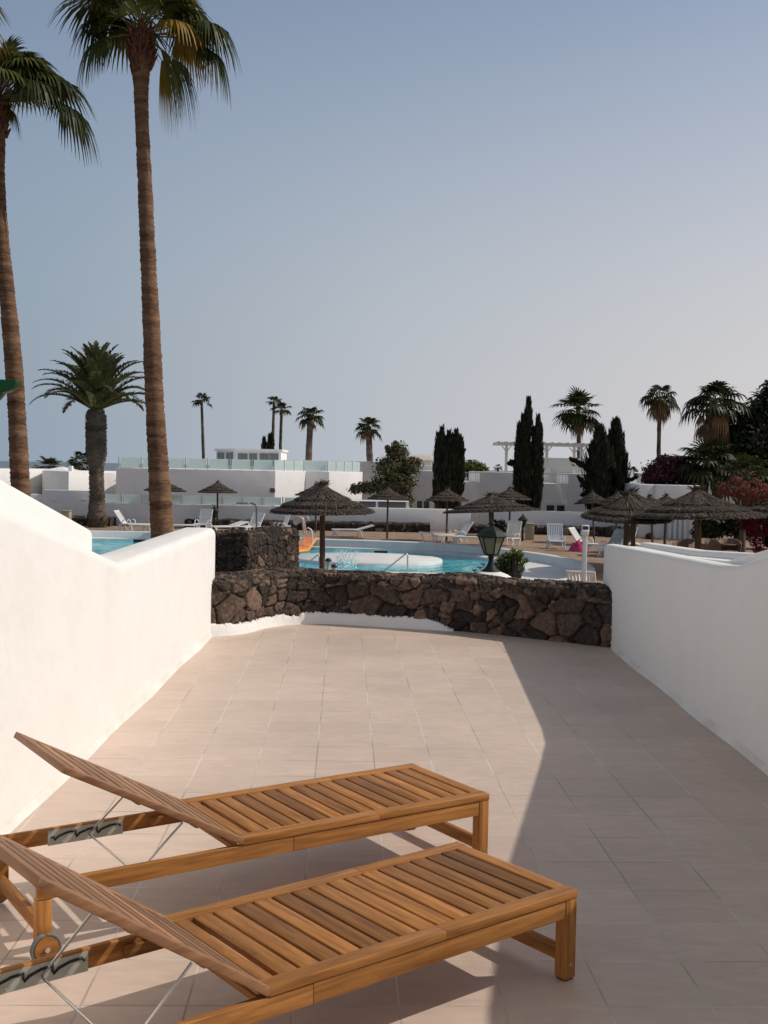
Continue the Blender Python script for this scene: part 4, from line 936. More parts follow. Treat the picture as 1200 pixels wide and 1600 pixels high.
# perimeter wall, Y=60
YW = 60.0
zt = Zat(786.5, YW, 230); t = thing('perimeter_wall', 'long shaded white wall with low glass balustrade behind the pool', 'wall', (0, YW, DK))
g = MB(); xl = Xat(157, YW); xg0 = Xat(736, YW); xg1 = Xat(766, YW); xr = Xat(1010, YW)
g.b2((xl, YW, DK-.1), (xg0, YW+.25, zt)); g.b2((xg1, YW, DK-.1), (xr, YW+.25, zt)); g.build('wall', M_white2, t, bevel=.03)
g = MB(); g.b2((xg0, YW+.08, zt-.12), (xg1, YW+.2, zt-.002)); g.build('gate_lintel', M_white2, t)
glassrail(t, [(xl+.05, YW+.1), (Xat(505, YW), YW+.1)], zt, Zat(773.5, YW, 230), [11])
g = MB(); g.b2((Xat(500, YW), YW+.3, DK), (Xat(640, YW), YW+2.5, zt+.34)); g.build('rear_parapet', M_white2, t)
for ua, ub in ((562, 587), (591, 634)): g = MB(); a_ = Q(ua, 783.5, YW+.3); b_ = Q(ub, 797, YW+.3); g.b2((a_.x, YW+.27, zt+.01), (b_.x, YW+.298, a_.z)); g.build('opening_shade_panel', mat('painted opening shade', (.10, .10, .105), rough=.6), t)  # flat dark panels on the parapet; the shade of openings is painted as colour
g = MB()
for k in range(9): x = xg0+.04+(xg1-xg0-.08)*k/8; g.b2((x-.015, YW+.05, DK+.05), (x+.015, YW+.08, zt-.13))
for z in (DK+.1, DK+.55, zt-.2): g.b2((xg0, YW+.055, z), (xg1, YW+.075, z+.04))
meta(g.build('lattice_gate', M_frame), 'white slatted gate in the long wall behind the big parasol', 'gate')
g = MB(); zs = Zat(766, YW, 110); x0 = Xat(66, YW); g.b2((x0, YW+.05, DK-.1), (xl-.01, YW+.5, zs)); g.b2((Xat(-60, YW), YW+.1, DK-.1), (x0-.005, YW+.5, Zat(772, YW, 50)))
o = meta(g.build('stepped_wall', M_white2, None, bevel=.03), 'taller stepped shaded wall behind the date palm', 'wall')
g = MB()
for u in (62, 85, 130): c = Q(u, 782, YW); g.b2((c.x-.18, YW+.03, c.z-.05), (c.x+.18, YW+.048, c.z+.05)); g.b2((c.x-.12, YW-.03, c.z+.02), (c.x+.12, YW+.03, c.z+.045))
g.build('vent_hood', M_white2, o)
# building A
YA = 68.0; zA = Zat(732, YA, 250); t = thing('white_building', 'long flat white building with glass roof railing behind the left parasols', 'building', (-10, YA, DK))
xa0, xa1 = Xat(181, YA), Xat(430, YA)
p1 = (Xat(477, 71.6), 71.6); p2 = (Xat(514, 71.6), 71.6); p3 = (Xat(565, 75.5), 75.5); 
foot = [(xa0, YA), (xa1, YA), p1, p2, p3, (p3[0]+.3, 95), (xa0, 95)]
g = MB(); g.prism(foot, DK-.1, zA); g.build('wall', M_white2, t, bevel=.04)
zG = Zat(715.5, YA, 250)
glassrail(t, [(xa0+.15, YA+.12), (xa1-.08, YA+.12), (p1[0]-.12, p1[1]+.1), (p2[0]-.1, p2[1]+.1), (p3[0]-.1, p3[1]+.1)], zA, zG, [7, 3, 1, 4])
g = MB(); g.b2((Xat(440, 80), 80, zA+.002), (Xat(606, 80), 80.6, Zat(720, 80, 520))); g.build('roof_parapet', M_white2, t)
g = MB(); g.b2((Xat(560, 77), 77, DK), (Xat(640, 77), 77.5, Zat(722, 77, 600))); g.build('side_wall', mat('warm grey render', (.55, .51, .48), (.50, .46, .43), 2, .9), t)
c = Q(426, 766, YA); g = MB(); ring = [(c.x+.13*math.cos(k*math.pi/10), YA-.05, c.z+.13*math.sin(k*math.pi/10)) for k in range(21)]; g.tube(ring, .045, 8, caps=False); g.tube([(c.x, YA-.02, c.z), (c.x, YA+.001, c.z)], .12, 14); g.build('round_vent', mat('grey vent metal', (.16, .16, .16), rough=.5), t)
# penthouse
g = MB(); YP = 84.0; zp0, zp1 = zA, Zat(702.5, YP, 400); xp = [Q(338, 705, YP+3.0).x, Q(368, 705, YP).x, Q(439, 705, YP).x]
pt = thing('rooftop_penthouse', 'small flat penthouse with dark windows on the left roof', 'penthouse', (xp[1], YP, zp0))
g.prism([(xp[1], YP), (xp[2], YP), (xp[2], YP+5), (xp[0], YP+5), (xp[0], YP+3)], zp0+.003, zp1-.1); g.build('wall', M_white2, pt)
g = MB(); g.prism([(xp[1]-.05, YP-.12), (xp[2]+.12, YP-.12), (xp[2]+.12, YP+5), (xp[0]-.15, YP+5), (xp[0]-.15, YP+2.95)], zp1-.1, zp1+.05); g.build('roof_slab', M_white2, pt)
for (ua, ub) in ((372, 387), (389.5, 402), (406, 420), (422, 435)):
    a = Q(ua, 706, YP); b = Q(ub, 718, YP); f = MB(); f.b2((a.x-.06, YP-.05, b.z-.6), (b.x+.06, YP+.0, a.z-.02)); fo = f.build('window', M_frame, pt)
    q = MB(); q.b2((a.x, YP-.062, b.z-.5), (b.x, YP-.052, a.z-.1)); q.build('pane', M_curtain, fo)
dv = Vector((xp[1]-xp[0], -3.0, 0)); an = math.atan2(dv.y, dv.x); dl = dv.length; dv.normalize(); nv = Vector((dv.y, -dv.x, 0))
for (q0, q1) in ((.08, .46), (.54, .92)):
    a = Vector((xp[0], YP+3, 0))+dv*dl*q0; b = Vector((xp[0], YP+3, 0))+dv*dl*q1; c = (a+b)/2+nv*.02; f = MB(); f.box((c.x, c.y, zp0+.75), ((b-a).length, .05, 1.1), an); fo = f.build('window', M_frame, pt)
    q = MB()
    for s in (-.24, .24): cc = c+nv*.035+dv*(b-a).length*s; q.box((cc.x, cc.y, zp0+.75), ((b-a).length*.42, .02, .95), an)
    q.build('pane', M_curtain, fo)
# cream buildings at the far left
def block(label, foot, z, cat='building', nm='cream_building', roof=None, bev=.04):
    g = MB(); g.prism(foot, DK-.1, z); o = g.build(nm, M_white2, None, bevel=bev); return meta(o, label, cat)
z_ = Zat(734, 74, 40)
ya = 72.0; xc = [Xat(-140, 66), Xat(76, 75), Xat(107, 71.5), Xat(140, 76)]
block('sunlit low white house at the far left behind the tall palm trunk', [(Xat(-150, 64), 64), (Xat(66, 76.5), 76.5), (Xat(66, 76.5), 84), (Xat(-150, 64), 84)], Zat(734, 70, 40))
o = block('small white house with faceted corner and shallow pyramid roof', [(Xat(66, 75.5), 75.5), (Xat(107, 71.5), 71.5), (Xat(142, 74.5), 74.5), (Xat(142, 74.5), 82), (Xat(66, 75.5), 82)], Zat(736, 73, 100))
g = MB(); zr = Zat(736, 76, 100); c = Q(97, 729.5, 77); g.add([(c.x-1.0, 75, zr), (c.x+.9, 75, zr), (c.x+.9, 79, zr), (c.x-1.0, 79, zr), (c.x, 77, c.z+.02)], [(0, 1, 4), (1, 2, 4), (2, 3, 4), (3, 0, 4)]); g.build('pyramid_roof', M_white2, o)
g = MB(); c = Q(111, 731, 74.5); g.b2((c.x-.14, 74.3, zr-.3), (c.x+.14, 74.6, c.z+.12)); g.build('chimney', M_white2, o, bevel=.05)
t = thing('arched_house', 'white wall end with small arched opening left of the long building', 'building', (Xat(168, 72), 72, DK))
g = MB(); xA, xB = Xat(150, 71), Xat(181.5, 72.6); yA, yB = 71.0, 72.6; zz = Zat(739, 72, 170); 
def lp(q, z): return (xA+(xB-xA)*q, yA+(yB-yA)*q, z)
out = [lp(0, DK), lp(.78, DK), lp(.78, Zat(757, 72, 176))]
for k in range(5): an = math.pi-math.pi/2*k/4; out.append(lp(.98+.2*math.cos(an), Zat(757, 72, 176)+.30*math.sin(an)))
out += [lp(1.0, Zat(746, 72, 180)), lp(.9, zz), lp(0, zz)]
nb = len(out); th = (.15, .5)
g.add(out+[(p[0]+th[0], p[1]+th[1], p[2]) for p in out], [tuple(range(nb)), tuple(reversed(range(nb, 2*nb)))]+[(i, nb+i, nb+(i+1) % nb, (i+1) % nb) for i in range(nb)]); g.build('wall', M_white2, t)
# building B
YB = 66.0; zB = Zat(736, YB, 700); zr_ = Zat(753, YB, 735)
t = thing('white_house', 'flat roofed white house behind the tall cypresses', 'house', (6, YB, DK))
xb = [Xat(u, YB) for u in (637, 718, 750, 848, 888, 925)]
g = MB(); g.b2((xb[0], YB, DK-.1), (xb[1], YB+9, zB)); g.b2((xb[1]+.001, YB+.001, DK-.1), (xb[2]-.001, YB+9, zr_)); g.b2((xb[2], YB, DK-.1), (xb[3], YB+9, zB)); g.b2((xb[3]+.001, YB+.001, DK-.1), (xb[4]-.001, YB+9, zr_)); g.b2((xb[4], YB, DK-.1), (xb[5], YB+9, zB+.0))
g.build('wall', M_white2, t, bevel=.03)
for (i0, i1) in ((1, 2), (3, 4)):
    g = MB(); n = 9
    for k in range(n+1): x = xb[i0]+(xb[i1]-xb[i0])*k/n; g.b2((x-.012, YB+.1, zr_), (x+.012, YB+.124, zB-.08))
    g.b2((xb[i0], YB+.09, zB-.085), (xb[i1], YB+.13, zB-.04)); g.build('roof_railing', M_frame, t)
for (ua, va, ub, vb, cm, n) in ((649, 779.5, 672, 800, M_pane, 2), (850, 786, 884, 806, M_pane, 2)):
    a = Q(ua, va, YB); b = Q(ub, vb, YB); f = MB(); f.b2((a.x, YB-.06, b.z), (b.x, YB, a.z)); fo = f.build('window', M_frame, t)
    q = MB(); wd = (b.x-a.x)
    for k in range(n): x0_ = a.x+wd*(.12+.46*k); q.b2((x0_, YB-.075, a.z-(a.z-b.z)*.72), (x0_+wd*.34, YB-.062, a.z-.12))
    q.build('pane', cm, fo)
g = MB(); x0_, x1_ = Xat(846, 71), Xat(915, 71); g.b2((x0_, 71, zr_), (x1_, 75, Zat(715.5, 71, 870))); uo = g.build('upper_storey', mat('pale green render', (.62, .66, .62), (.58, .62, .58), 2, .8), t)
g = MB(); c = Q(856, 736, 71); g.b2((c.x-.2, 70.97, c.z-.25), (c.x+.2, 70.999, c.z+.2)); g.build('shutter', M_frame, uo)
# pergola on its roof
t = thing('rooftop_pergola', 'cream pergola on posts over the right roof terrace', 'pergola', (Xat(850, 68), 68, zB))
g = MB(); YPg = 68.0
for yy in (YPg, YPg+2.6):
    za = Zat(691, YPg, 775)-.0; g.b2((Xat(775, YPg), yy-.06, za-.14), (Xat(925, YPg), yy+.06, za+.02))
g.build('long_beam', M_pergola, t)
g = MB()
for k in range(13): x = Xat(778, YPg)+(Xat(922, YPg)-Xat(778, YPg))*k/12; g.b2((x-.03, YPg-.2, za+.024), (x+.03, YPg+2.8, za+.065))
g.build('rafters', M_pergola, t)
for u, yy in ((790, YPg), (853, YPg), (907, YPg), (853, YPg+2.6), (907, YPg+2.6)):
    x = Xat(u, YPg); q = MB(); q.b2((x-.08, yy-.08, zB-.3), (x+.08, yy+.08, za-.142)); 
    for s in (-1, 1): q.beam((x+s*.05, yy, za-.5), (x+s*.30, yy, za-.17), .06, .06)
    q.build('post', M_pergola, t)
# domed and other pieces behind
t = thing('domed_house', 'cream house with shallow dome roof behind the leafy tree', 'house', (Xat(655, 82), 82, DK))
g = MB(); YD = 82; g.b2((Xat(590, YD), YD, DK), (Xat(632, YD), YD+4, Zat(722, YD, 610))); g.b2((Xat(630, YD), YD-2, DK), (Xat(688, YD), YD+5, Zat(727, YD, 660))); g.build('wall', M_white2, t, bevel=.03)
g = MB(); c = Q(672, 727, YD); g.lathe((c.x, YD+1, c.z), [(2.6, 0), (2.45, .35), (1.9, .62), (1.0, .78), (.2, .8)], 16, smooth=False); g.build('dome', mat('cream plaster', (.66, .60, .52), (.62, .56, .48), 3, .9), t)
g = MB(); q = Q(607, 712, YD); g.lathe((q.x, YD+1, q.z-.5), [(.5, -.4), (.5, .15), (.35, .42), (.1, .52)], 12); g.build('turret', M_white2, t)
t = thing('corner_house', 'white block house below the maroon bougainvillea', 'house', (Xat(1040, 58), 58, DK))
g = MB(); z1 = Zat(757.5, 58, 1040); g.b2((Xat(998, 58), 58, DK-.1), (Xat(1022, 58), 66, z1)); g.b2((Xat(1022.2, 58), 57.6, DK-.1), (Xat(1092, 58), 66, z1-.0)); g.build('wall', M_white2, t, bevel=.03)
g = MB()
for k in range(5): x = Q(1046+k*8, 830, 57).x; g.b2((x, 57.2, DK), (x+.13, 57.33, Zat(800, 57, 1060)))
g.build('slatted_screen', M_frame, t)
g = MB(); a = Q(983, 780, 64); b = Q(997, 735, 64); g.xprism([(64, DK), (66, DK), (66, b.z), (64.6, b.z), (64.3, b.z-.5)], a.x+.05, b.x-.15); g.xprism([(63.5, DK), (64.29, DK), (64.29, b.z-.5), (63.5, a.z)], a.x-.0, b.x-.02)
meta(g.build('buttress', M_white2), 'narrow sunlit white buttress right of the cypress pair', 'buttress')

# ------------------------------------------------------------------ thatched parasols
def parasol_proto(R, post_r, seed, fine, label, hrim=1.88, rise=.83):
    rnd = random.Random(seed); t = thing('thatched_parasol', label, 'parasol', (0, 0, 0), 0, 'thatched parasols around the pool')
    z0 = hrim; k = R/1.7; h = rise
    tiers = [(1.0, 0.0, .66, .19), (.79, .20, .44, .40), (.54, .40, .05, .92)]; bl = [.03, .0, -.16]
    for ti, (ra, za, rb, zb_) in enumerate(tiers):
        g = MB(); n = 48; prof = []
        for i in range(6):
            q = i/5; rr = R*(ra+(rb-ra)*q); zz = z0+h*(za+(zb_-za)*(q+bl[ti]*math.sin(math.pi*q)))
            prof.append((rr, zz))
        g.lathe((0, 0, 0), [(prof[0][0]*.95, prof[0][1]-.02*k), (prof[0][0]*.985, prof[0][1]-(.075 if ti == 0 else .045)*k)]+prof, n, .45, True, False, .012, rnd)
        N = (1300 if fine else 320)*(1 if ti else 1)
        for _ in range(int(N*ra)):
            an = rnd.uniform(0, 2*math.pi); q0 = rnd.random()*.85; q1 = max(-.1, q0-rnd.uniform(.2, .4)) if rnd.random() < .5 else rnd.uniform(-.12, .02); q0 = max(q0, q1+.15)
            def pt(q, lift):
                rr = R*(ra+(rb-ra)*q); zz = z0+h*(za+(zb_-za)*(q+bl[ti]*math.sin(math.pi*max(0, q)))); 
                if q < 0: zz -= (.08 if ti == 0 else .05)*k*(-q/.1)
                return Vector((rr*math.cos(an), rr*math.sin(an), zz+lift))
            a = pt(q0, .012); b = pt(q1, .022+rnd.uniform(-.015, .018)); s_ = Vector((-math.sin(an), math.cos(an), 0))*rnd.uniform(.008, .022)*(1 if fine else 1.5)
            j = Vector((-math.sin(an), math.cos(an), 0))*rnd.uniform(-.04, .04)
            g.face([a-s_*.6, a+s_*.6, b+s_+j, b-s_+j], rnd.random())
        g.build('canopy_tier', M_thatch, t, world=False)
    u = MB(); u.lathe((0, 0, 0), [(R*.97, z0-.03*k), (R*.60, z0+h*.17), (R*.3, z0+h*.36), (.05, z0+h*.5)], 32, .5, True, False)
    uo = u.build('underside', M_thatchu, t, world=False)
    rb_ = MB()
    for i in range(8):
        an = i*math.pi/4+.2; rb_.tube([(.05*math.cos(an), .05*math.sin(an), z0+h*.44), (R*.95*math.cos(an), R*.95*math.sin(an), z0-.05)], .02*k, 5)
    for rr, zz in ((.9, .0), (.6, .12)): rb_.tube([(R*rr*math.cos(i*math.pi/12), R*rr*math.sin(i*math.pi/12), z0+h*zz-.02) for i in range(25)], .013, 5, caps=False)
    rb_.build('ribs', M_post, t, world=False)
    tk = MB()
    for i in range(40 if fine else 20):
        an = rnd.choice([.3, 1.7, 3.5, 4.9])+rnd.gauss(0, .18); el = rnd.uniform(.0, .6) if i % 3 else rnd.uniform(.6, 1.2); Lk = k*rnd.uniform(.16, .36)
        d = Vector((math.cos(an)*math.cos(el), math.sin(an)*math.cos(el), math.sin(el))); c = Vector((0, 0, z0+h*.86)); tk.tube([c-d*.12*k, c+d*Lk], [.028*k, .006], 4, rnd.random(), smooth=False)
    tk.lathe((0, 0, 0), [(.13*k, z0+h*.78), (.10*k, z0+h*.90), (.12*k, z0+h*.98), (.03, z0+h*1.03)], 10, .3)
    tk.build('topknot', M_thatch, t, world=False)
    p = MB(); p.tube([(0, 0, -.05), (post_r*.05, 0, .7), (0, 0, 1.4), (0, 0, z0+h*.45)], [post_r*1.05, post_r, post_r*.97, post_r*.95], 12); p.build('post', M_post, t, world=False)
    return t
big = parasol_proto(1.72, .095, 1, True, 'x'); small = parasol_proto(1.12, .055, 2, False, 'x', rise=.56)
used = set()
def parasol(proto, u, vr, hw, label, rz=0, tilt=(0, 0), Y=None):
    c = Q(u, vr, Y) if Y else P(u, vr, DK+1.88); sz = (c.z-DK)/1.88
    if proto.name in used: o = copytree(proto)
    else: o = proto; used.add(proto.name)
    R0 = 1.72 if proto is big else 1.12
    s = hw*c.y/FPX/R0; o.location = (c.x, c.y, DK); o.scale = (s, s, sz); o.rotation_euler = (tilt[0], tilt[1], rz); o['label'] = label
parasol(big, 505, 797, 81, 'large shaggy thatched parasol standing in front of the pool water', .3, (.01, -.015), 34.9)
parasol(big, 771, 797.5, 75, 'large thatched parasol rising directly behind the green lantern', 1.1, (-.07, .02), 47.2)
parasol(big, 1094, 804, 98, 'widest thatched parasol with pale top, over the wicker chairs', 2.0, (-.03, .02), 36.0)
parasol(big, 978, 806, 70, 'thatched parasol seen from below just right of the slim white post', 2.9, (-.08, -.02), 38.2)
parasol(big, 992, 801, 66, 'thatched parasol tucked behind the one seen from below', .9, (-.06, .03))
parasol(big, 1240, 805, 90, 'thatched parasol cut by the right picture edge', 1.6, (0, 0), 37.5)
parasol(small, 340, 768.5, 31, 'small thatched parasol with spiky crown left of the grey street lamp', .2)
parasol(small, 257, 766, 33, 'small thatched parasol mostly hidden behind the tall palm trunk', 1.4, (0, .05))
parasol(small, 494, 773, 33, 'small thatched parasol peeping out behind the large parasol at the pool', 2.2)
parasol(small, 606, 778.5, 32, 'small thatched parasol on thin post below the leafy tree', .7)
parasol(small, 699, 781, 34, 'small thatched parasol below the broad flat topped cypress', 1.9)
parasol(small, 797, 779, 33, 'small thatched parasol hidden behind the lantern parasol, only its post showing', 2.6)
parasol(small, 930, 785, 28, 'small pale thatched parasol below the stray armed cypress', .4, (-.05, -.05))
parasol(small, 964, 787, 31, 'small thatched parasol between the pale one and the corner house', 1.2)
parasol(small, 1023, 795, 38, 'thatched parasol with the left of two thin posts under the widest canopy', 2.3, (-.08, .04))
parasol(small, 1040, 793, 42, 'thatched parasol with the right of two thin posts under the widest canopy', 2.8, (-.06, -.02))

# ------------------------------------------------------------------ white plastic pool loungers
def plastic_lounger(back, label='x', arms=True, m=None, short=False):
    m = m or M_plastic; Lt = 1.9; S = 1.22; W = .62; t = thing('pool_lounger', label, 'sun lounger', (0, 0, 0), 0, 'white plastic loungers around the pool')
    g = MB(); zb_ = .34; x0 = .55 if short else 0
    for s in (-1, 1): g.b2((x0, s*W/2-.03, zb_-.04), (S, s*W/2+.03, zb_+.015))
    n = 9 if short else 15
    for i in range(n): a = x0+(S-x0)*i/n; g.b2((a+.008, -W/2+.031, zb_-.008), (a+(S-x0)/n-.012, W/2-.031, zb_+.006))
    g.build('bed', m, t, bevel=.008, world=False)
    ca, sa = math.cos(back), math.sin(back); R3 = Matrix(((ca, 0, -sa), (0, 1, 0), (sa, 0, ca))); g = MB(); Lb = .74
    for i in range(7): y = -W/2+.07+i*(W-.14)/6; g.b2((.0, y-.028, -.012), (Lb, y+.028, .010))
    for x in (.01, Lb-.05): g.b2((x, -W/2, -.018), (x+.07, W/2, -.001+.02))
    for s in (-1, 1): g.b2((.0, s*W/2-.025, -.02), (Lb+.02, s*W/2+.025, .024))
    g.v = [tuple(R3@Vector(p)+Vector((S+.01, 0, zb_))) for p in g.v]; g.build('backrest', m, t, bevel=0, world=False)
    for s in (-1, 1):
        for xa in (x0+.08, S+.05):
            q = MB(); q.tube([(xa, s*W/2, zb_-.02), (xa+.12, s*(W/2+.02), .0)], [.032, .026], 8); q.tube([(xa+.12, s*W/2, zb_-.03), (xa-.04, s*(W/2+.02), .0)], [.03, .022], 8); q.build('leg', m, t, world=False)
        if back < .1:
            q = MB(); q.tube([(S+Lb-.08, s*W/2, zb_), (S+Lb-.22, s*W/2, 0)], .028, 8); q.build('leg', m, t, world=False)
    if arms:
        for s in (-1, 1):
            q = MB(); q.tube([(S-.42, s*(W/2+.02), zb_), (S-.40, s*(W/2+.03), zb_+.15), (S-.34, s*(W/2+.03), zb_+.19), (S-.1, s*(W/2+.03), zb_+.19), (S-.03, s*(W/2+.03), zb_+.15), (S+.02, s*(W/2+.02), zb_)], .024, 8); q.build('armrest', m, t, world=False)
    return t
P_flat = plastic_lounger(rad(4), arms=False); P_up = plastic_lounger(rad(55)); P_low = plastic_lounger(rad(16), arms=False); P_chair = plastic_lounger(rad(72), short=True); P_blue = plastic_lounger(rad(68), m=M_plasticb, short=True)
def lay(proto, u, v, rz, label, sc_=1.0):
    if proto.name in used: o = copytree(proto)
    else: o = proto; used.add(proto.name)
    c = P(u, v, DK); r = rad(rz); Lh = .95 if proto in (P_flat, P_up, P_low) else 1.1
    o.location = (c.x-Lh*math.cos(r), c.y-Lh*math.sin(r), DK); o.rotation_euler = (0, 0, r); o['label'] = label; o.scale = (sc_,)*3; return o
lay(P_up, 203, 829, 172, 'white lounger with steeply raised back beside the date palm')
lay(P_flat, 232, 830.5, 15, 'flat white lounger between the date palm and the tall palm trunk')
lay(P_flat, 296, 831, 12, 'flat white lounger just right of the tall palm trunk')
lay(P_chair, 318, 829, 75, 'white lounger with upright grey back under the small spiky parasol')
lay(P_low, 355, 833, 40, 'white lounger with slightly raised head left of the grey street lamp')
lay(P_up, 392, 833, 62, 'white lounger with raised back behind the grey street lamp')
lay(P_flat, 424, 834, 8, 'low flat white lounger above the dark stone block')
lay(P_chair, 440, 834, 20, 'short white chair beside the bending bather')
lay(P_low, 550, 838.5, 12, 'white lounger with low tilted head alone on the far pool edge')
lay(P_flat, 690, 846, 176, 'flat white lounger at the left of the pair below the flat topped cypress')
lay(P_up, 712, 848, 25, 'white lounger with pointed raised back between two flat ones')
lay(P_flat, 740, 851, 5, 'flat white lounger touching the left side of the green lantern')
lay(P_chair, 798, 852, 55, 'white lounger with striped upright back right of the green lantern')
lay(P_blue, 868, 857, 90, 'bluish white chair facing the viewer on the brown deck')
l1 = lay(P_up, 917, 862, 150, 'white lounger carrying the magenta cloth behind the slim post')
l2 = lay(P_up, 950, 868, 35, 'white lounger with grey towel on its back at the end of the right wall')
l3 = lay(P_up, 975, 860, 60, 'white lounger draped with dark clothes next to the towel covered one')
c = P(880, 898, DK+.86); o = copytree(P_up); o.location = (c.x+.95, c.y+1.4, DK); o.rotation_euler = (0, 0, rad(-110)); o['label'] = 'slatted lounger back peeping over the lava wall beside the shrub'

# cloths
def cloth(name, label, cat, c, d, rz, m, seed, nx=14, ny=8):
    rnd = random.Random(seed); g = MB(); vs = []
    ph = [rnd.uniform(0, 6) for _ in range(4)]
    for s in (0, 1):
        for i in range(nx+1):
            for j in range(ny+1):
                a, b = i/nx-.5, j/ny-.5; z = d[2]*max(0, 1-(2*a)**4)*max(0, 1-(2*b)**4)*(1+.25*math.sin(a*14+ph[0])*math.cos(b*9+ph[1])) if s else 0
                x, y = a*d[0]*(1+.08*math.sin(b*7+ph[2])), b*d[1]*(1+.08*math.sin(a*9+ph[3])); vs.append((c[0]+x*math.cos(rz)-y*math.sin(rz), c[1]+x*math.sin(rz)+y*math.cos(rz), c[2]+z+s*.004))
    m_ = (nx+1)*(ny+1); fs = []
    for s in (0, 1):
        for i in range(nx):
            for j in range(ny):
                q = s*m_+i*(ny+1)+j; f = (q, q+ny+1, q+ny+2, q+1); fs.append(f if s else f[::-1])
    g.add(vs, fs, .5, True); return meta(g.build(name, m), label, cat)
c = P(902, 860, DK+.36); cloth('beach_cloth', 'bright magenta cloth heaped on the lounger left of the slim post', 'cloth', (c.x, c.y-.3, c.z), (.62, .5, .34), .3, M_magenta, 1)
def drape(name, label, cat, lou, back, m, seed, u0=.05, u1=.8, foot=0.):
    """cloth lying over a raised lounger back, hanging a little over its top and front"""
    rnd = random.Random(seed); rz = lou.rotation_euler[2]; R2 = Matrix.Rotation(rz, 3, 'Z'); S = 1.22; g = MB(); ph = rnd.uniform(0, 6)
    prof = [(-foot, .0)]*(1 if foot else 0)+[(0, .0)]+[(u1*k/8, .0) for k in range(1, 9)]
    pts = [(S+q*(math.cos(back) if q > 0 else 1), .37+(q*math.sin(back) if q > 0 else 0)) for q, _ in prof]
    pts += [(pts[-1][0]+.05, pts[-1][1]-.02), (pts[-1][0]+.06, pts[-1][1]-.22)]
    ny = 9; vs = []
    for s_ in (0, 1):
        for i, (x, z) in enumerate(pts):
            for j in range(ny+1):
                y = (j/ny-.5)*(.60+.05*math.sin(i*1.3+ph)); dz = .015+.02*math.sin(j*1.9+i*.8+ph)+s_*.012; vs.append(R2@Vector((x-dz*.6, y, z+dz*.7))+Vector(lou.location))
    m_ = len(pts)*(ny+1); fs = []
    for s_ in (0, 1):
        for i in range(len(pts)-1):
            for j in range(ny): q = s_*m_+i*(ny+1)+j; f = (q, q+ny+1, q+ny+2, q+1); fs.append(f if s_ else f[::-1])
    g.add(vs, fs, .5, True); return meta(g.build(name, m), label, cat)
drape('towel', 'grey towel over the raised lounger back near the right wall', 'towel', l2, rad(55), M_greyt, 3)
drape('clothes_pile', 'dark clothes hanging over the lounger back beside the grey towel', 'clothes', l3, rad(55), M_darkc, 2, foot=.5)
def boulder(label, u, v, Y, r, seed):
    c = Q(u, v, Y); rnd = random.Random(seed); g = MB(); g.lathe((c.x, Y, DK-.05), [(r*.9, 0), (r*1.05, r*.5), (r, r*.9), (r*.75, r*1.35), (r*.35, r*1.6), (0.01, r*1.65)], 14, .3, True, True, .07, rnd); meta(g.build('boulder', M_lava), label, 'boulder', 'dark boulders in the lava beds')
boulder('dark rounded boulder above the towel covered lounger', 957, 835, 57.5, .38, 1)
boulder('small dark boulder left of the two thin parasol posts', 1015, 835, 56.5, .22, 2)

# ------------------------------------------------------------------ wicker chairs, kerb wall
t0 = None
def wicker(label):
    t = thing('wicker_chair', label, 'chair', (0, 0, 0), 0, 'brown wicker chairs under the widest parasol'); g = MB(); vs = []; n = 20
    for s, r in ((0, .33), (1, .30)):
        for i in range(n+1):
            an = rad(-20)+rad(220)*i/n; h = .66+.14*max(0, math.sin(an))**.7
            fl = 1.15
            vs += [(r*math.cos(an), r*math.sin(an), .10), (r*fl*math.cos(an), r*fl*math.sin(an), h)]
    m_ = 2*(n+1); fs = []
    for i in range(n): fs += [(2*i, 2*i+2, 2*i+3, 2*i+1), (m_+2*i, m_+2*i+1, m_+2*i+3, m_+2*i+2), (2*i+1, 2*i+3, m_+2*i+3, m_+2*i+1)]
    g.add(vs, fs, .5, True); g.build('shell', M_wicker, t, world=False)
    g = MB(); g.lathe((0, 0, 0), [(.29, .36), (.30, .40), (.29, .44), (.1, .45)], 18); g.build('seat', M_wicker, t, world=False)
    for a in (45, 135, 225, 315): q = MB(); q.tube([(.24*math.cos(rad(a)), .24*math.sin(rad(a)), .38), (.26*math.cos(rad(a)), .26*math.sin(rad(a)), 0)], .022, 6); q.build('leg', M_wicker, t, world=False)
    return t
W0 = wicker('x')
for i, (u, rz, lb) in enumerate(((1068, -60, 'leftmost wicker chair, its high rounded back left of the thick parasol post'), (1115, 20, 'wicker chair just right of the thick parasol post'), (1148, -10, 'wicker chair left of the magenta flowers'))):
    o = W0 if i == 0 else copytree(W0); c = Q(u, 850, 40.5); o.location = (c.x, 40.5+.3*i, DK); o.rotation_euler = (0, 0, rad(rz)); o['label'] = lb; o.scale = (1.1, 1.1, 1.2)
t = thing('patio_table', 'round brown wicker table among the wicker chairs', 'table', (Q(1135, 850, 41.6).x, 41.6, DK)); c = wloc(t)
g = MB(); g.lathe((c.x, c.y, DK), [(.5, .70), (.52, .72), (.52, .75), (.3, .755)], 24); g.build('tabletop', M_wicker, t)
g = MB(); g.lathe((c.x, c.y, DK), [(.25, 0), (.22, .04), (.06, .1), (.05, .6), (.2, .70)], 14); g.build('pedestal', M_wicker, t)
g = MB(); a = Q(985, 842, 50); b = Q(1110, 855, 37.5); g.prism([(a.x, a.y), (b.x, b.y), (b.x+.3, b.y+.6), (a.x+.3, a.y+.8)], DK-.1, DK+.22); meta(g.build('kerb_wall', M_white2, None, bevel=.03), 'low sunlit white kerb behind the right terrace wall', 'kerb')

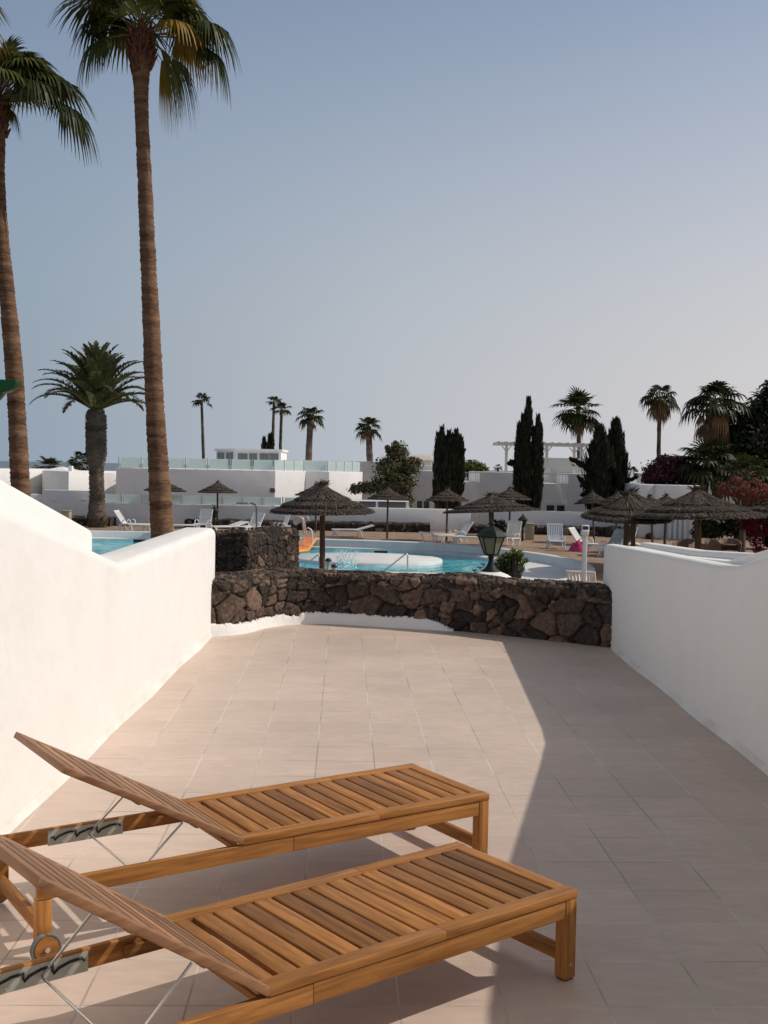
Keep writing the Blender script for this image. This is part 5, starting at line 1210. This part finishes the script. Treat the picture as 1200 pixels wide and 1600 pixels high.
# ------------------------------------------------------------------ rails, lamp, posts
def handrail(u, v, label, Y=36.25, s=-1):
    t0 = Q(u, v, Y); x, y, z = t0; t = thing('pool_handrail', label, 'handrail', (x, y, DK), 0, 'stainless pool handrails')
    g = MB(); g.tube([(x, y, DK-.6), (x, y, z-.06), (x-.015, y, z-.015), (x-.06, y, z)], .024, 10); g.build('upright', M_steel, t)
    g = MB(); g.tube([(x-.06, y, z), (x-.80, y+.1, z-.62), (x-1.0, y+.12, z-.78)], .022, 10); g.build('sloping_bar', M_steel, t)
handrail(499, 867.5, 'stainless handrail beside the swimmers and parasol post'); handrail(637, 865.5, 'stainless handrail standing alone before the white island')
g = MB(); Yl = 50.5; a = P(474, 846, DK+.1); 
for dx in (0,): g.tube([(a.x, a.y, DK-.2), (a.x+.0, a.y, DK+.45), (a.x+.06, a.y, DK+.62), (a.x+.2, a.y, DK+.68), (a.x+.33, a.y, DK+.6), (a.x+.38, a.y, DK+.4), (a.x+.38, a.y, DK)], .03, 8)
meta(g.build('ladder_rail', M_plastic), 'small arched white ladder rail behind the orange mattress', 'ladder rail')
t = thing('street_lamp', 'grey flat headed lamp on a bent pole behind the stone block', 'street lamp', (Q(401, 800, 52).x, 52, DK))
x = Q(401, 800, 52).x; zt = Zat(786.5, 52, 400); g = MB(); g.tube([(x, 52, DK-.05), (x, 52, zt-.2), (x-.06, 52, zt-.06), (x-.2, 52, zt), (x-.4, 52, zt)], .045, 10); g.build('pole', mat('grey lamp metal', (.13, .13, .14), rough=.5), t)
g = MB(); g.box((x-.65, 52, zt), (.55, .26, .09)); g.build('lamp_head', mat('lamp head', (.25, .25, .26), rough=.5), t, bevel=.02)
def small_lantern(u, v, Y, label, postdown=True):
    c = Q(u, v, Y); t = thing('garden_lantern', label, 'lantern', (c.x, Y, DK), 0, 'small dark lanterns along the far deck')
    g = MB(); g.tube([(c.x, Y, DK-.05), (c.x, Y, c.z-.25)], [.07, .04], 8); g.build('post', M_iron, t)
    g = MB(); g.lathe((c.x, Y, c.z), [(.06, -.28), (.10, -.25), (.19, .05), (.24, .06), (.24, .09), (.1, .24), (.04, .28), (.04, .34), (0.01, .36)], 6, smooth=False); g.build('lamp_head', M_iron, t)
small_lantern(335, 801, 57.5, 'small dark lantern on a post beside the spiky parasol'); small_lantern(817, 815, 53, 'small dark lantern beside the sandstone pillar')
def pillar(u0, u1, v0, Y, label):
    a = Q(u0, v0, Y); b = Q(u1, v0, Y); g = MB(); g.b2((a.x, Y-.2, DK-.05), (b.x, Y+.25, a.z)); g.b2((a.x-.03, Y-.23, a.z-.002), (b.x+.03, Y+.28, a.z+.05)); meta(g.build('pillar', M_sand, None, bevel=.015), label, 'pillar', 'square sandstone pillars')
pillar(822, 834, 819, 54, 'square sandstone pillar right of the small dark lantern'); pillar(97, 110, 799, 56.5, 'square sandstone pillar left of the date palm')
rnd = random.Random(3); c = Q(784, 822, 57.2); g = MB(); leafcloud(g, [((c.x, 57.2, c.z), (.28, .28, .35), 1), ((c.x-.35, 57.2, c.z+.1), (.16, .2, .25), .5)], 300, .16, rnd); g2 = MB(); g2.tube([(c.x, 57.2, DK), (c.x, 57.2, c.z)], .04, 6)
t = thing('small_bush', 'small dark bush below the lattice gate', 'bush', (c.x, 57.2, DK)); g.build('foliage', M_dark, t); g2.build('stem', M_bark, t)

# ------------------------------------------------------------------ people and pool toys
def skin(name, pts, edges, parent, m, lv=2):
    me = bpy.data.meshes.new(name); me.from_pydata([p[0] for p in pts], edges, []); me.materials.append(m)
    o = bpy.data.objects.new(name, me); C.objects.link(o)
    if parent: o.parent = parent
    md = o.modifiers.new('skin', 'SKIN'); md.use_smooth_shade = True
    sv = me.skin_vertices.new().data if hasattr(me.skin_vertices, 'new') else None
    if not me.skin_vertices: pass
    for i, p in enumerate(pts): me.skin_vertices[0].data[i].radius = (p[1], p[1] if len(p) < 3 else p[2])
    me.skin_vertices[0].data[0].use_root = True
    s = o.modifiers.new('sub', 'SUBSURF'); s.levels = lv; s.render_levels = lv
    return o
fp = P(463, 850.5, DK); Yp = fp.y
t = thing('person', 'bare backed person in black shorts and grey cap bending over the orange mattress', 'person', (fp.x, Yp, DK))
# local frame: x right, z up; hips at .82, torso leaning right and down
pts = [((-.12, 0, .84), .125, .15), ((-.02, 0, .98), .115, .145), ((.12, 0, 1.08), .125, .17), ((.25, 0, 1.09), .11, .18), ((.33, 0, 1.06), .055), ((.42, .0, 1.05), .085), ((.47, 0, 1.02), .07),
       ((-.12, -.10, .78), .10), ((-.02, -.11, .45), .07), ((-.08, -.11, .10), .042), ((.05, -.12, .03), .035), ((.14, -.12, .02), .022),
       ((-.14, .10, .78), .10), ((-.10, .12, .45), .07), ((-.20, .12, .10), .042), ((-.07, .13, .03), .035), ((.02, .13, .02), .022),
       ((.27, -.19, 1.04), .06), ((.29, -.22, .78), .042), ((.33, -.20, .53), .032), ((.35, -.19, .44), .03), ((.37, -.19, .38), .014),
       ((.27, .19, 1.04), .06), ((.33, .22, .78), .042), ((.38, .20, .53), .032), ((.40, .19, .44), .03), ((.43, .19, .38), .014), ((.32, -.17, .39), .011), ((.385, -.15, .40), .010), ((.38, .15, .39), .011), ((.44, .16, .40), .010)]
ed = [(0, 1), (1, 2), (2, 3), (3, 4), (4, 5), (5, 6), (0, 7), (7, 8), (8, 9), (9, 10), (10, 11), (0, 12), (12, 13), (13, 14), (14, 15), (15, 16), (3, 17), (17, 18), (18, 19), (19, 20), (20, 21), (3, 22), (22, 23), (23, 24), (24, 25), (25, 26), (20, 27), (20, 28), (25, 29), (25, 30)]
skin('body', pts, ed, t, M_skin)
skin('shorts', [((-.12, 0, .86), .15, .17), ((-.05, 0, .95), .13, .155), ((-.12, -.10, .76), .125), ((-.07, -.11, .60), .105), ((-.14, .10, .76), .125), ((-.12, .12, .60), .105)], [(0, 1), (0, 2), (2, 3), (0, 4), (4, 5)], t, M_shorts)
g = MB(); g.lathe((0, 0, 0), [(.098, 0), (.097, .04), (.075, .085), (.03, .105), (0.005, .108)], 14); g.box((.10, 0, .005), (.12, .13, .012)); g.v = [tuple(Matrix.Rotation(rad(35), 3, 'Y')@Vector(p)+Vector((.425, 0, 1.075))) for p in g.v]; g.build('cap', M_cap, t, world=False)
def swimmer(u, v, Y, label, s=1.0):
    c = Q(u, v, Y); t = thing('person', label, 'person', (c.x, Y, ZW))
    skin('body', [((0, 0, -.15), .10*s, .15*s), ((0, 0, c.z-ZW-.30), .09*s, .15*s), ((0, 0, c.z-ZW-.15), .045*s), ((0, 0, c.z-ZW-.02), .08*s, .085*s), ((0, 0, c.z-ZW+.06), .07*s)], [(0, 1), (1, 2), (2, 3), (3, 4)], t, M_skin)
    z = c.z-ZW+.02; g = MB(); g.lathe((0, .015, z), [(.098*s, .01), (.104*s, .035), (.095*s, .07), (.06*s, .11), (.01, .125)], 12); g.build('hair', M_hair, t, world=False)
swimmer(513, 878.5, 38.5, 'swimmer with dark wet hair beside the parasol post', 1.1); swimmer(522, 888, 37.5, 'swimmer low in the water by the handrail, only dark head showing')
# orange mattress leaning from curb into water
a = P(460, 862, ZW+.05); b = P(481, 860.5, ZW+.05); cN = P(473, 840, DK+.15); dN = P(495, 841, DK+.15)
def mix(s, q): lo = a.lerp(b, s); hi = cN.lerp(dN, s); return lo.lerp(hi, q)
t = thing('inflatable_mattress', 'orange inflatable mattress held half in the pool by the bending person', 'mattress', a)
g = MB(); vs = []; nx, ny = 24, 12; nrm = (b-a).cross(cN-a).normalized(); nrm = nrm if nrm.y < 0 or nrm.z > 0 else -nrm
for s in (0, 1):
    for i in range(nx+1):
        for j in range(ny+1): 
            q = i/nx; h = .05+.035*abs(math.sin(j/ny*math.pi*5)); ed_ = 1 if 0 < i < nx and 0 < j < ny else .1; vs.append(mix(j/ny, q)+nrm*(h*ed_ if s else -.02))
m_ = (nx+1)*(ny+1); fs = []
for s in (0, 1):
    for i in range(nx):
        for j in range(ny): q = s*m_+i*(ny+1)+j; fs.append((q, q+1, q+ny+2, q+ny+1))
g.add(vs, fs, .5, True); g.build('ribbed_bed', M_orange, t)
g = MB(); g.tube([mix(0, q) for q in (.8, .55, .3, .12, 0)]+[mix(.5, -.03)]+[mix(1, q) for q in (0, .12, .3, .55, .8, 1)], .045, 10); g.build('edge_tube', M_orange2, t)
rnd = random.Random(14); g = MB()
for k in range(420):
    u = rnd.gauss(540, 9); q = abs(rnd.gauss(0, 1)); v = 888-min(36, q*13)
    if rnd.random() < .35: an = rnd.uniform(.9, 2.4); rr = rnd.uniform(5, 32); u = 542+rr*math.cos(an)*1.1; v = 886-rr*math.sin(an)
    c = Q(u, v, 39.0+rnd.uniform(-.5, .5)); r = rnd.uniform(.006, .022)*(1.6 if v > 875 else 1)
    dv = Vector((rnd.uniform(-.4, .4), 0, 1)).normalized()*r*rnd.uniform(1, 2.6); s_ = Vector((r, 0, 0)); w_ = Vector((0, r, 0))
    g.add([c-dv, c+s_, c+w_, c-s_, c-w_, c+dv], [(0, 2, 1), (0, 3, 2), (0, 4, 3), (0, 1, 4), (5, 1, 2), (5, 2, 3), (5, 3, 4), (5, 4, 1)], .5, True)
o = g.build('water_splash', M_splash); meta(o, 'white spray of water drops beside the swimmers', 'splash', kind='stuff')
